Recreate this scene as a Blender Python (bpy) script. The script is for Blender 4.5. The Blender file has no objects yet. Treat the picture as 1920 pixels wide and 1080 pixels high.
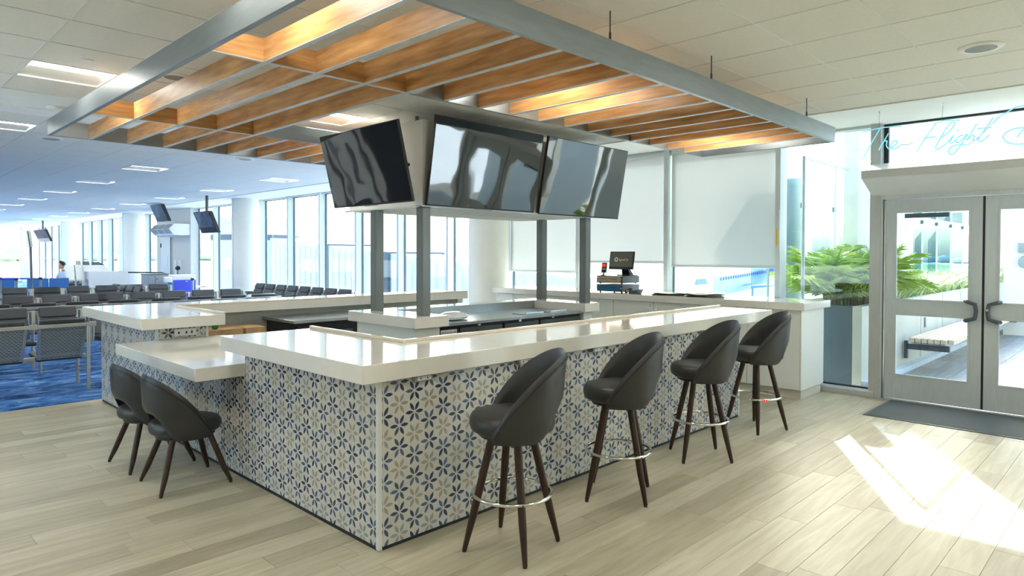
import bpy, bmesh, math, random
from mathutils import Vector, Matrix
random.seed(11)
S = bpy.context.scene
COL = S.collection
R = math.radians
PI = math.pi

# ------------------------------------------------------------------ camera
YAW, PITCH, ROLL, FPX, CX, CY, EYE = 0.774337, -0.01640974, 0.00245106, 1249.08, 960.0, 497.716, 1.68
Fv = Vector((math.cos(YAW) * math.cos(PITCH), math.sin(YAW) * math.cos(PITCH), math.sin(PITCH)))
Rv = Vector((math.sin(YAW), -math.cos(YAW), 0)); Uv = Rv.cross(Fv)
R2 = Rv * math.cos(ROLL) + Uv * math.sin(ROLL); U2 = Uv * math.cos(ROLL) - Rv * math.sin(ROLL)
cd = bpy.data.cameras.new('camera'); cam = bpy.data.objects.new('camera', cd); COL.objects.link(cam)
M3 = Matrix((R2, U2, -Fv)).transposed()
cam.matrix_world = Matrix.Translation((0, 0, EYE)) @ M3.to_4x4()
cd.sensor_width = 36.0; cd.lens = 36.0 * FPX / 1920.0
cd.shift_y = -(540.0 - CY) / 1920.0
cd.clip_start = .05; cd.clip_end = 3000
S.camera = cam
CAM = Vector((0, 0, EYE))
def proj(x, y, z):
    v = Vector((x, y, z)) - CAM; d = v.dot(Fv)
    if d < .1: return None
    return CX + FPX * v.dot(R2) / d, CY - FPX * v.dot(U2) / d
def inview(x, y, z, m=60):
    p = proj(x, y, z)
    return p is not None and -m < p[0] < 1920 + m and -m < p[1] < 1080 + m

# ------------------------------------------------------------------ world, sun, exposure
W = bpy.data.worlds.new('world'); S.world = W; W.use_nodes = True
wn = W.node_tree.nodes; wl = W.node_tree.links
sky = wn.new('ShaderNodeTexSky'); sky.sky_type = 'NISHITA'; sky.sun_disc = False
SUN_EL, SUN_AZ = R(33.6), R(30.5)
sky.sun_elevation = SUN_EL; sky.sun_rotation = PI / 2 - SUN_AZ
sky.air_density = 1.2; sky.dust_density = 5.0; sky.ozone_density = 1.0
bg = wn['Background']; bg.inputs['Strength'].default_value = 0.66
hz = wn.new('ShaderNodeMix'); hz.data_type = 'RGBA'; hz.inputs[0].default_value = .5      # bright summer haze over the whole sky
hz.inputs[7].default_value = (.52, .90, 1.32, 1)
wl.new(sky.outputs[0], hz.inputs[6]); wl.new(hz.outputs[2], bg.inputs['Color'])
sd = bpy.data.lights.new('sun', 'SUN'); sun = bpy.data.objects.new('sun', sd); COL.objects.link(sun)
sdir = Vector((-math.cos(SUN_EL) * math.cos(SUN_AZ), -math.cos(SUN_EL) * math.sin(SUN_AZ), -math.sin(SUN_EL)))
sun.rotation_euler = sdir.to_track_quat('-Z', 'Y').to_euler(); sun.location = (40, 30, 40)
sd.energy = 4.2; sd.angle = R(.6); sd.color = (.90, .98, 1.06)
S.view_settings.view_transform = 'Standard'; S.view_settings.look = 'None'
S.view_settings.exposure = 1.4; S.view_settings.gamma = 1.0; S.view_settings.use_curve_mapping = False
LAMP = 14.5           # radiance of the ceiling troffer lenses

# ------------------------------------------------------------------ materials
def lin(c):
    f = lambda v: (v / 255 / 12.92) if v / 255 <= .04045 else ((v / 255 + .055) / 1.055) ** 2.4
    return (f(c[0]), f(c[1]), f(c[2]), 1)
def scl(c, k): return (min(1, c[0] * k), min(1, c[1] * k), min(1, c[2] * k), 1)
MATS = {}
def M(name, rgb, rough=.5, metal=0, var=.06, scale=6, stretch=(1, 1, 1), bump=0, bscale=80, spec=.5, coat=0, emit=0, rgb2=None, coords='Object', detail=3, coat_rough=.05):
    m = bpy.data.materials.new(name); m.use_nodes = True; t = m.node_tree; n = t.nodes; l = t.links
    b = n['Principled BSDF']; c = lin(rgb)
    tc = n.new('ShaderNodeTexCoord'); mp = n.new('ShaderNodeMapping'); mp.inputs['Scale'].default_value = stretch
    l.new(tc.outputs[coords], mp.inputs[0])
    nz = n.new('ShaderNodeTexNoise'); nz.inputs['Scale'].default_value = scale; nz.inputs['Detail'].default_value = detail
    l.new(mp.outputs[0], nz.inputs['Vector'])
    rp = n.new('ShaderNodeValToRGB'); rp.color_ramp.elements[0].position = .32; rp.color_ramp.elements[1].position = .68
    rp.color_ramp.elements[0].color = scl(c, 1 - var); rp.color_ramp.elements[1].color = lin(rgb2) if rgb2 else scl(c, 1 + var)
    l.new(nz.outputs['Fac'], rp.inputs[0]); l.new(rp.outputs[0], b.inputs['Base Color'])
    b.inputs['Roughness'].default_value = rough; b.inputs['Metallic'].default_value = metal
    b.inputs['Specular IOR Level'].default_value = spec
    if coat: b.inputs['Coat Weight'].default_value = coat; b.inputs['Coat Roughness'].default_value = coat_rough
    if bump:
        n2 = n.new('ShaderNodeTexNoise'); n2.inputs['Scale'].default_value = bscale; n2.inputs['Detail'].default_value = 2
        l.new(mp.outputs[0], n2.inputs['Vector'])
        bp = n.new('ShaderNodeBump'); bp.inputs['Strength'].default_value = bump; bp.inputs['Distance'].default_value = .01
        l.new(n2.outputs['Fac'], bp.inputs['Height']); l.new(bp.outputs[0], b.inputs['Normal'])
    if emit:
        b.inputs['Emission Color'].default_value = c; b.inputs['Emission Strength'].default_value = emit
    MATS[name] = m
    return m
def glass(name, tint, refl=1.0):
    m = bpy.data.materials.new(name); m.use_nodes = True; t = m.node_tree; n = t.nodes; l = t.links
    n.remove(n['Principled BSDF'])
    tr = n.new('ShaderNodeBsdfTransparent'); tr.inputs[0].default_value = tint
    gl = n.new('ShaderNodeBsdfGlossy'); gl.inputs['Roughness'].default_value = .01
    fr = n.new('ShaderNodeLayerWeight'); fr.inputs[0].default_value = .5
    pw = n.new('ShaderNodeMath'); pw.operation = 'POWER'; pw.inputs[1].default_value = 5.0
    ml = n.new('ShaderNodeMath'); ml.operation = 'MULTIPLY_ADD'; ml.inputs[1].default_value = .75 * refl; ml.inputs[2].default_value = .035 * refl
    mx = n.new('ShaderNodeMixShader'); l.new(fr.outputs['Facing'], pw.inputs[0]); l.new(pw.outputs[0], ml.inputs[0]); l.new(ml.outputs[0], mx.inputs[0])
    l.new(tr.outputs[0], mx.inputs[1]); l.new(gl.outputs[0], mx.inputs[2]); l.new(mx.outputs[0], n['Material Output'].inputs[0])
    return m
G_WIN = glass('window_glass', (.90, .955, .965, 1))
G_FIN = glass('fin_glass', (.66, .76, .80, 1))

def fabric_blind():
    m = bpy.data.materials.new('blind_fabric'); m.use_nodes = True; t = m.node_tree; n = t.nodes; l = t.links
    n.remove(n['Principled BSDF'])
    tc = n.new('ShaderNodeTexCoord'); nz = n.new('ShaderNodeTexNoise'); nz.inputs['Scale'].default_value = 300
    l.new(tc.outputs['Object'], nz.inputs['Vector'])
    rp = n.new('ShaderNodeValToRGB'); rp.color_ramp.elements[0].color = lin((206, 208, 208)); rp.color_ramp.elements[1].color = lin((224, 226, 226))
    l.new(nz.outputs['Fac'], rp.inputs[0])
    d = n.new('ShaderNodeBsdfDiffuse'); tr = n.new('ShaderNodeBsdfTranslucent'); mx = n.new('ShaderNodeMixShader'); mx.inputs[0].default_value = .34
    l.new(rp.outputs[0], d.inputs[0]); l.new(rp.outputs[0], tr.inputs[0]); l.new(d.outputs[0], mx.inputs[1]); l.new(tr.outputs[0], mx.inputs[2])
    l.new(mx.outputs[0], n['Material Output'].inputs[0]); return m
BLIND = fabric_blind()

def plank_mat(name, stops, grain_rgb, rough, L=1.22):
    m = bpy.data.materials.new(name); m.use_nodes = True; t = m.node_tree; n = t.nodes; l = t.links; b = n['Principled BSDF']
    oi = n.new('ShaderNodeObjectInfo'); at = n.new('ShaderNodeAttribute'); at.attribute_name = 'tint'
    ad = n.new('ShaderNodeMath'); ad.operation = 'ADD'; l.new(oi.outputs['Random'], ad.inputs[0]); l.new(at.outputs['Fac'], ad.inputs[1])
    fr = n.new('ShaderNodeMath'); fr.operation = 'FRACT'; l.new(ad.outputs[0], fr.inputs[0])
    rp = n.new('ShaderNodeValToRGB'); e = rp.color_ramp.elements
    e[0].color = lin(stops[0]); e[1].color = lin(stops[-1])
    for i, s in enumerate(stops[1:-1]): q = e.new((i + 1) / (len(stops) - 1)); q.color = lin(s)
    l.new(fr.outputs[0], rp.inputs[0])
    ge = n.new('ShaderNodeNewGeometry'); mp = n.new('ShaderNodeMapping'); mp.inputs['Scale'].default_value = (.9, 9, 1)
    l.new(ge.outputs['Position'], mp.inputs[0])
    cb = n.new('ShaderNodeCombineXYZ'); ml = n.new('ShaderNodeMath'); ml.operation = 'MULTIPLY'; ml.inputs[1].default_value = 37
    l.new(fr.outputs[0], ml.inputs[0]); l.new(ml.outputs[0], cb.inputs[2]); l.new(cb.outputs[0], mp.inputs['Location'])
    nz = n.new('ShaderNodeTexNoise'); nz.inputs['Scale'].default_value = 2.2; nz.inputs['Detail'].default_value = 6; nz.inputs['Distortion'].default_value = .6
    l.new(mp.outputs[0], nz.inputs['Vector'])
    r2 = n.new('ShaderNodeValToRGB'); r2.color_ramp.elements[0].position = .36; r2.color_ramp.elements[1].position = .62
    r2.color_ramp.elements[0].color = lin(grain_rgb); r2.color_ramp.elements[1].color = (1, 1, 1, 1)
    l.new(nz.outputs['Fac'], r2.inputs[0])
    mx = n.new('ShaderNodeMix'); mx.data_type = 'RGBA'; mx.blend_type = 'MULTIPLY'; mx.inputs[0].default_value = .4
    l.new(rp.outputs[0], mx.inputs[6]); l.new(r2.outputs[0], mx.inputs[7]); l.new(mx.outputs[2], b.inputs['Base Color'])
    b.inputs['Roughness'].default_value = rough
    bp = n.new('ShaderNodeBump'); bp.inputs['Strength'].default_value = .04; l.new(nz.outputs['Fac'], bp.inputs['Height']); l.new(bp.outputs[0], b.inputs['Normal'])
    return m
FLOORM = plank_mat('floor_vinyl_plank', [(171, 164, 142), (186, 180, 158), (194, 188, 166), (179, 173, 150), (165, 158, 136)], (196, 186, 166), .42)
PAVERM = plank_mat('terrace_paver', [(150, 150, 148), (176, 176, 172), (160, 161, 160)], (190, 190, 188), .7)

def carpet_mat():
    m = bpy.data.materials.new('blue_carpet'); m.use_nodes = True; t = m.node_tree; n = t.nodes; l = t.links; b = n['Principled BSDF']
    tc = n.new('ShaderNodeTexCoord'); mp = n.new('ShaderNodeMapping'); mp.inputs['Scale'].default_value = (1.7, 3.4, 1); l.new(tc.outputs['Object'], mp.inputs[0])
    nz = n.new('ShaderNodeTexNoise'); nz.inputs['Scale'].default_value = 1.6; nz.inputs['Detail'].default_value = 9; nz.inputs['Roughness'].default_value = .72; nz.inputs['Distortion'].default_value = .8
    l.new(mp.outputs[0], nz.inputs['Vector'])
    rp = n.new('ShaderNodeValToRGB'); e = rp.color_ramp.elements; e[0].position = .36; e[0].color = lin((24, 46, 80)); e[1].position = .64; e[1].color = lin((134, 160, 192))
    q = e.new(.47); q.color = lin((48, 92, 150)); q = e.new(.55); q.color = lin((80, 124, 182))
    l.new(nz.outputs['Fac'], rp.inputs[0]); l.new(rp.outputs[0], b.inputs['Base Color']); b.inputs['Roughness'].default_value = .95; b.inputs['Specular IOR Level'].default_value = .1
    n2 = n.new('ShaderNodeTexNoise'); n2.inputs['Scale'].default_value = 220; l.new(tc.outputs['Object'], n2.inputs['Vector'])
    bp = n.new('ShaderNodeBump'); bp.inputs['Strength'].default_value = .5; l.new(n2.outputs['Fac'], bp.inputs['Height']); l.new(bp.outputs[0], b.inputs['Normal'])
    return m
CARPET = carpet_mat()

def perforated(name, rgb):
    m = M(name, rgb, .42, .35, var=.04); t = m.node_tree; n = t.nodes; l = t.links; b = n['Principled BSDF']
    tc = n.new('ShaderNodeTexCoord'); mp = n.new('ShaderNodeMapping'); mp.inputs['Rotation'].default_value = (0, 0, 0); l.new(tc.outputs['UV'], mp.inputs[0])
    br = n.new('ShaderNodeTexBrick'); br.inputs['Scale'].default_value = 1.0; br.inputs['Brick Width'].default_value = .042; br.inputs['Row Height'].default_value = .021
    br.inputs['Mortar Size'].default_value = .0076; br.inputs['Mortar Smooth'].default_value = .1; br.inputs['Bias'].default_value = 0
    l.new(mp.outputs[0], br.inputs['Vector'])
    tr = n.new('ShaderNodeBsdfTransparent'); mx = n.new('ShaderNodeMixShader')
    l.new(br.outputs['Fac'], mx.inputs[0]); l.new(tr.outputs[0], mx.inputs[1]); l.new(b.outputs[0], mx.inputs[2]); l.new(mx.outputs[0], n['Material Output'].inputs[0])
    return m

def screen_mat(name, rgb, wav):
    m = bpy.data.materials.new(name); m.use_nodes = True; t = m.node_tree; n = t.nodes; l = t.links; b = n['Principled BSDF']
    b.inputs['Base Color'].default_value = lin(rgb); b.inputs['Roughness'].default_value = .04; b.inputs['IOR'].default_value = 2.3
    b.inputs['Coat Weight'].default_value = .6; b.inputs['Coat Roughness'].default_value = .01
    tc = n.new('ShaderNodeTexCoord'); nz = n.new('ShaderNodeTexNoise'); nz.inputs['Scale'].default_value = 2.4; nz.inputs['Detail'].default_value = 1
    l.new(tc.outputs['Object'], nz.inputs['Vector']); bp = n.new('ShaderNodeBump'); bp.inputs['Strength'].default_value = wav; bp.inputs['Distance'].default_value = .012
    l.new(nz.outputs['Fac'], bp.inputs['Height']); l.new(bp.outputs[0], b.inputs['Normal']); l.new(bp.outputs[0], b.inputs['Coat Normal'])
    return m

WHITE = M('white_quartz', (226, 224, 216), .09, var=.015, scale=14, coat=.3)
WHITE_B = M('white_quartz_lip', (226, 216, 198), .15, var=.02)
CAB = M('cabinet_laminate', (226, 229, 224), .35, var=.02, stretch=(20, 20, 1))
CABIN = M('bar_inside_panel', (186, 192, 188), .4, var=.02)
TRIMW = M('white_tile_trim', (214, 218, 216), .3, var=.02)
ALU = M('anodised_aluminium', (184, 188, 186), .42, .3, var=.03, stretch=(1, 1, .2), scale=30)
ALUD = M('door_aluminium', (196, 206, 210), .42, .2, var=.03, stretch=(1, 1, .2), scale=30)
ALUW = M('mullion_paint', (204, 212, 212), .4, .1, var=.02)
GASK = M('black_gasket', (30, 34, 38), .6)
GASKW = M('grey_gasket', (84, 98, 108), .6)
VAULT = M('vault_concrete', (212, 211, 200), .9, var=.08, scale=4)
PLAST = M('plaster_white', (226, 226, 218), .8, var=.015, bump=.02)
PLAST_C = M('ceiling_plaster', (244, 245, 242), .8, var=.012)
TILEC = M('ceiling_tile', (232, 231, 224), .9, var=.02, scale=40, bump=.05, bscale=300)
TEE = M('ceiling_tee', (226, 228, 222), .4, var=.01)
DARK = M('dark_void', (52, 50, 44), .9)
LENS = M('troffer_lens', (253, 249, 238), .4, emit=LAMP, var=.0)
TROFF = M('troffer_white', (236, 234, 226), .35, var=.01)
CANM = M('canopy_aluminium', (146, 154, 158), .38, .75, var=.05, stretch=(.5, .5, 3), scale=10)
WOODS = M('slat_wood', (182, 128, 74), .42, var=.2, scale=3.2, stretch=(9, 1.0, 9), rgb2=(206, 158, 102), detail=6)
WOODX = M('cross_wood', (178, 124, 70), .42, var=.2, scale=3.2, stretch=(1.0, 9, 9), rgb2=(202, 154, 98), detail=6)
EDGE = M('slat_edge', (196, 202, 204), .45, .2, var=.08, scale=20)
LEATH = M('black_leather', (44, 45, 45), .4, var=.1, scale=5, bump=.05, bscale=420, spec=.55)
LEATG = M('grey_leather', (58, 61, 64), .45, var=.08, bump=.05, bscale=300)
LEGW = M('bronze_leg', (58, 42, 32), .36, .35, var=.25, stretch=(8, 8, 1))
BLACK = M('black_plastic', (22, 23, 24), .45)
CHROME = M('chrome', (226, 226, 222), .1, 1.0, var=.02)
STEEL = M('stainless_steel', (176, 180, 180), .28, .9, var=.05, stretch=(1, 14, 1))
POSTM = M('post_steel', (122, 126, 124), .4, .6, var=.05, stretch=(1, 1, .1), scale=20)
COOLER = M('cooler_black', (28, 32, 38), .3, var=.1)
SILV = M('seat_silver', (180, 182, 174), .35, .75, var=.03)
PERF = perforated('perforated_steel', (150, 154, 150))
TVB = M('tv_plastic', (20, 21, 23), .35)
SCR = screen_mat('tv_glass', (14, 16, 19), .3)
SCR2 = screen_mat('tv_glass_far', (14, 15, 18), .2)
CARD = M('cardboard', (180, 148, 108), .85, var=.08)
GREEN = M('green_plastic', (14, 122, 52), .35)
NEON = M('neon_tube', (120, 206, 236), .3, emit=.3, var=0)
WIRE = M('thin_wire', (70, 74, 76), .5, .3)
CONC = M('concrete', (206, 202, 188), .85, var=.06, scale=3, bump=.05, bscale=60)
CONC_SHADE = M('shaded_concrete', (86, 100, 108), .5, var=.06)  # concrete of the planter end, its shade put into the colour
LEAF1 = M('palm_green', (142, 178, 58), .5, var=.25, scale=4, rgb2=(190, 212, 96))
LEAF2 = M('grass_green', (150, 182, 100), .55, var=.25, scale=5, rgb2=(222, 230, 178))
BARK = M('palm_bark', (112, 92, 66), .9, var=.2)
BENCHW = M('bench_timber', (214, 192, 168), .6, var=.1, stretch=(1, 10, 10))
MATM = M('entrance_mat', (84, 90, 90), .95, var=.14, scale=60, stretch=(1, 6, 1), bump=.3, bscale=200)
BLUEP = M('blue_panel', (40, 104, 168), .5, var=.05)
BLUEV = M('violet_blue_panel', (58, 74, 196), .4, var=.05)
GREYM = M('grey_machine', (150, 156, 160), .45, var=.04)
PODW = M('podium_white', (214, 216, 214), .4, var=.02)
SHIRT = M('light_blue_shirt', (176, 190, 220), .85)
SKIN = M('skin', (196, 150, 122), .6)
HAIR = M('dark_hair', (26, 24, 24), .6)
PANTS = M('dark_trousers', (40, 44, 54), .85)
VEST = M('hi_vis_vest', (150, 214, 120), .7)
TARMAC = M('apron_concrete', (228, 229, 226), .9, var=.06, scale=.08)
GRASSG = M('airfield_grass', (140, 168, 98), .95, var=.12, scale=.05)
TREEM = M('hazy_treeline', (206, 208, 200), 1.0, var=.12, scale=.1)  # distance haze is mixed into the tree colour
JBW = M('jet_bridge_white', (206, 214, 226), .5, var=.03)
JBG = M('jet_bridge_dark', (74, 84, 98), .6)
PLANEW = M('aircraft_paint', (206, 214, 234), .35, var=.04, scale=.3)
PLANEB = M('aircraft_blue', (98, 124, 190), .35)
TYRE = M('tyre', (52, 58, 70), .8)
YELL = M('yellow_strip', (242, 192, 70), .5)
RED = M('red_light', (226, 40, 44), .4, emit=.6)
TAN = M('drawer_tan', (178, 160, 132), .4, .3)
BLUED = M('drawer_blue', (26, 94, 140), .4)
DGREY = M('dark_grey_steel', (84, 92, 100), .45, .3)
PAPER = M('newsprint', (206, 208, 200), .85, var=.12, scale=30)
TEXTW = M('text_white', (232, 234, 234), .5)
TEXTB = M('text_black', (30, 32, 36), .5)
DISP = M('display_grey', (104, 98, 84), .2, var=.03)
GRILLE = M('grille_grey', (150, 154, 150), .5, .3)
WALLG = M('wall_paint', (198, 200, 198), .8, var=.02)
DOORD = M('dark_door', (86, 88, 90), .5)
PET = [M('petal_navy', (44, 56, 88), .3, var=.2, scale=60), M('petal_slate', (78, 100, 132), .3, var=.2, scale=60), M('petal_teal', (58, 80, 94), .3, var=.2, scale=60),
       M('petal_grey', (146, 154, 155), .3, var=.1, scale=60), M('petal_tan', (160, 153, 138), .3, var=.1, scale=60)]
GLAZE = M('tile_glaze', (205, 204, 196), .22, var=.02, scale=20)
GROUT = M('tile_grout', (138, 132, 120), .9)

# ------------------------------------------------------------------ mesh builder
class MB:
    def __init__(s): s.v = []; s.f = []; s.mi = []; s.uv = None
    def add(s, vs, fs, mi=0):
        k = len(s.v); s.v += [tuple(p) for p in vs]; s.f += [tuple(i + k for i in f) for f in fs]; s.mi += [mi] * len(fs); return s
    def box(s, x0, x1, y0, y1, z0, z1, mi=0):
        return s.add([(x0, y0, z0), (x1, y0, z0), (x1, y1, z0), (x0, y1, z0), (x0, y0, z1), (x1, y0, z1), (x1, y1, z1), (x0, y1, z1)],
                     [(0, 3, 2, 1), (4, 5, 6, 7), (0, 1, 5, 4), (1, 2, 6, 5), (2, 3, 7, 6), (3, 0, 4, 7)], mi)
    def hexa(s, p, mi=0):   # 8 corners: bottom ring then top ring
        return s.add(p, [(0, 3, 2, 1), (4, 5, 6, 7), (0, 1, 5, 4), (1, 2, 6, 5), (2, 3, 7, 6), (3, 0, 4, 7)], mi)
    def prism(s, prof, d, mi=0):
        n = len(prof); d = Vector(d); a = [Vector(p) for p in prof]
        return s.add(a + [p + d for p in a], [tuple(range(n))[::-1], tuple(range(n, 2 * n))] + [(i, (i + 1) % n, n + (i + 1) % n, n + i) for i in range(n)], mi)
    def ring(s, c, ax, r, n):
        ax = Vector(ax).normalized(); u = ax.orthogonal().normalized() if abs(ax.z) < .99 else Vector((1, 0, 0)); u = (u - ax * u.dot(ax)).normalized(); w = ax.cross(u)
        return [Vector(c) + u * (r * math.cos(2 * PI * i / n)) + w * (r * math.sin(2 * PI * i / n)) for i in range(n)]
    def cone(s, p, q, r0, r1, n=16, mi=0):
        p = Vector(p); q = Vector(q); a = q - p
        A = s.ring(p, a, r0, n); B = s.ring(q, a, r1, n)
        return s.add(A + B, [tuple(range(n))[::-1], tuple(range(n, 2 * n))] + [(i, (i + 1) % n, n + (i + 1) % n, n + i) for i in range(n)], mi)
    def tube(s, pts, r, n=8, closed=False, mi=0):
        pts = [Vector(p) for p in pts]; N = len(pts); rings = []; u = None
        for i, p in enumerate(pts):
            a = pts[(i + 1) % N] if (closed or i < N - 1) else p; b = pts[i - 1] if (closed or i > 0) else p
            t = (a - b).normalized()
            if u is None: u = t.orthogonal().normalized()
            u = (u - t * u.dot(t)).normalized(); w = t.cross(u)
            rings += [p + u * (r * math.cos(2 * PI * j / n)) + w * (r * math.sin(2 * PI * j / n)) for j in range(n)]
        fs = []
        for i in range(N if closed else N - 1):
            k = (i + 1) % N
            fs += [(i * n + j, i * n + (j + 1) % n, k * n + (j + 1) % n, k * n + j) for j in range(n)]
        if not closed: fs += [tuple(range(n))[::-1], tuple(range((N - 1) * n, N * n))]
        return s.add(rings, fs, mi)
    def lathe(s, prof, c=(0, 0, 0), n=32, mi=0):   # prof: (r, z)
        c = Vector(c); vs = []; fs = []; m = len(prof)
        for r, z in prof: vs += [c + Vector((r * math.cos(2 * PI * j / n), r * math.sin(2 * PI * j / n), z)) for j in range(n)]
        for i in range(m - 1): fs += [(i * n + j, i * n + (j + 1) % n, (i + 1) * n + (j + 1) % n, (i + 1) * n + j) for j in range(n)]
        fs += [tuple(range(n))[::-1], tuple(range((m - 1) * n, m * n))]
        return s.add(vs, fs, mi)
    def build(s, name, mats, parent=None, smooth=False, bevel=0, seg=2, local=False, kind=None, auto=None):
        me = bpy.data.meshes.new(name)
        off = Vector((0, 0, 0))
        if parent is not None and not local:
            off = parent.matrix_world.translation if parent.parent is None else wtrans(parent)
        me.from_pydata([tuple(Vector(p) - off) for p in s.v], [], s.f)
        if not isinstance(mats, (list, tuple)): mats = [mats]
        for m in mats: me.materials.append(m)
        me.polygons.foreach_set('material_index', s.mi)
        if bevel:
            bm = bmesh.new(); bm.from_mesh(me)
            es = [e for e in bm.edges if len(e.link_faces) == 2 and e.calc_face_angle(0) > .5]
            bmesh.ops.bevel(bm, geom=es, offset=bevel, segments=seg, profile=.5, affect='EDGES', clamp_overlap=True)
            bm.to_mesh(me); bm.free()
        if smooth or (bevel and seg > 1):
            me.set_sharp_from_angle(angle=R(auto or 40))
            lim = (bevel * 6) ** 2 if (bevel and not smooth) else 1e9
            me.polygons.foreach_set('use_smooth', [p.area < lim for p in me.polygons])
        me.update()
        o = bpy.data.objects.new(name, me); COL.objects.link(o)
        if parent is not None: o.parent = parent
        if kind: o['kind'] = kind
        return o
def wtrans(o):
    t = Vector(o.location)
    while o.parent: o = o.parent; t += Vector(o.location)
    return t
def thing(name, label, cat, loc=(0, 0, 0), rz=0, group=None):
    o = bpy.data.objects.new(name, None); COL.objects.link(o); o.empty_display_size = .1
    o.location = loc; o.rotation_euler = (0, 0, rz); o.matrix_world = Matrix.Translation(loc) @ Matrix.Rotation(rz, 4, 'Z')
    o['label'] = label; o['category'] = cat
    if group: o['group'] = group
    return o
def tag(o, label, cat, group=None):
    o['label'] = label; o['category'] = cat
    if group: o['group'] = group
    return o
def struct(o): o['kind'] = 'structure'; return o
def dup(root, loc, rz, label=None, group=None):
    r = root.copy(); COL.objects.link(r); r.location = loc; r.rotation_euler = (0, 0, rz)
    if label: r['label'] = label
    if group: r['group'] = group
    for ch in list(root.children):
        c = ch.copy(); COL.objects.link(c); c.parent = r
        for g in list(ch.children):
            d = g.copy(); COL.objects.link(d); d.parent = c
    return r
def box(name, x0, x1, y0, y1, z0, z1, mat, parent=None, bevel=0, seg=1, **k):
    return MB().box(x0, x1, y0, y1, z0, z1).build(name, mat, parent, bevel=bevel, seg=seg, **k)
def text(name, s, size, loc, rot, mat, parent, depth=.0006, align='CENTER'):
    cu = bpy.data.curves.new(name, 'FONT'); cu.body = s; cu.size = size; cu.extrude = depth; cu.align_x = align; cu.align_y = 'CENTER'
    tmp = bpy.data.objects.new(name + '_tmp', cu); COL.objects.link(tmp); cu.materials.append(mat)
    bpy.context.view_layer.update()
    me = bpy.data.meshes.new_from_object(tmp.evaluated_get(bpy.context.evaluated_depsgraph_get())); bpy.data.objects.remove(tmp)
    o = bpy.data.objects.new(name, me); COL.objects.link(o)
    o.parent = parent; o.location = Vector(loc) - wtrans(parent); o.rotation_euler = rot
    return o

# ------------------------------------------------------------------ floor
XW = 8.72                                # inner face of the glazed wall
base = struct(box('floor', -2.2, 8.86, -5.0, 48.2, -.16, -.009, GROUT))
PW, PL = .18, 1.22
full = None; planks = []
r = 0; y = 8.77
while y > -4.9:
    x = -2.2 - random.random() * PL
    while x < 8.84:
        x0, x1 = max(x, -2.2), min(x + PL, 8.84)
        if x1 - x0 > .05: planks.append((x0, x1, y - PW, y))
        x += PL
    y -= PW
def pix(q):
    cx, cy = (q[0] + q[1]) / 2, (q[2] + q[3]) / 2
    if cx > 2.2 and 3.2 < cy < 8.6 and cx < 6.5: return 0
    if not inview(cx, cy, 0, 40): return 0
    return 1 / ((cx * cx + cy * cy + EYE * EYE) ** 1.5)
planks.sort(key=pix, reverse=True)
G = .0008
def plank_mesh(x0, x1, y0, y1):
    mb = MB(); b = .0014
    mb.hexa([(x0, y0, -.008), (x1, y0, -.008), (x1, y1, -.008), (x0, y1, -.008), (x0, y0, -b * .5), (x1, y0, -b * .5), (x1, y1, -b * .5), (x0, y1, -b * .5)])
    mb.f = mb.f[:1] + mb.f[2:]; mb.mi = mb.mi[1:]
    mb.add([(x0, y0, -b * .5), (x1, y0, -b * .5), (x1, y1, -b * .5), (x0, y1, -b * .5), (x0 + b, y0 + b, 0), (x1 - b, y0 + b, 0), (x1 - b, y1 - b, 0), (x0 + b, y1 - b, 0)],
           [(4, 5, 6, 7), (0, 1, 5, 4), (1, 2, 6, 5), (2, 3, 7, 6), (3, 0, 4, 7)])
    return mb
fullme = None
for (x0, x1, y0, y1) in planks[:298]:
    if abs(x1 - x0 - PL) < 1e-4 and fullme:
        o = bpy.data.objects.new('floor_plank', fullme); COL.objects.link(o); o.parent = base; o.location = (x0, y0, 0)
    else:
        o = plank_mesh(G, x1 - x0 - G, G, PW - G).build('floor_plank', FLOORM, base, local=True); o.location = (x0, y0, 0)
        if abs(x1 - x0 - PL) < 1e-4: fullme = o.data
mb = MB(); tints = []
for q in planks[298:]:
    p = plank_mesh(q[0] + G, q[1] - G, q[2] + G, q[3] - G); mb.add(p.v, p.f); tints += [random.random()] * len(p.v)
o = mb.build('floor_planks_beyond', FLOORM, base, kind='stuff')
at = o.data.attributes.new('tint', 'FLOAT', 'POINT'); at.data.foreach_set('value', tints)
carpet = struct(box('floor_carpet', -2.2, 8.72, 8.775, 48.2, -.009, .006, CARPET))

# ------------------------------------------------------------------ ceiling
ZC = 3.12; T = .598; X0T = 1.045; Y0T = 6.03; XS = 7.02
ceil = struct(box('ceiling', -2.2, XS - .015, -5.0, 48.2, 3.24, 3.3, DARK))
lights = set()
for i in (-4, 0, 4, 8):
    for k in range(-3, 14): lights.add((i, k))           # k: row index, y = 6.03 + 3.01 k
def row_y(k): return 6.03 + 2.99 * k if k <= 0 else 9.052 + 3.01 * (k - 1)
troff_rects = [(X0T + i * T - (.0), row_y(k)) for i, k in sorted(lights)]
def in_troffer(x, y):
    for tx, ty in troff_rects:
        if abs(x - tx - T / 2) < .2 and abs(y - ty - T / 2) < .2: return True
    return False
tiles = []
nx0 = -5
rows1 = [Y0T + T * j for j in range(-18, 2)]              # first tiled field, up to y = 7.22
rows2 = []
y = 8.45
while y < 48.0: rows2.append(y); y += .602
for yy in rows1 + rows2:
    for i in range(nx0, 10):
        xx = X0T + i * T
        if in_troffer(xx + T / 2, yy + T / 2): continue
        tiles.append((xx, yy))
def tpix(q):
    if not inview(q[0] + .3, q[1] + .3, ZC, 80): return 0
    return 1 / ((q[0] ** 2 + q[1] ** 2 + 2) ** 1.5)
tiles.sort(key=tpix, reverse=True)
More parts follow.
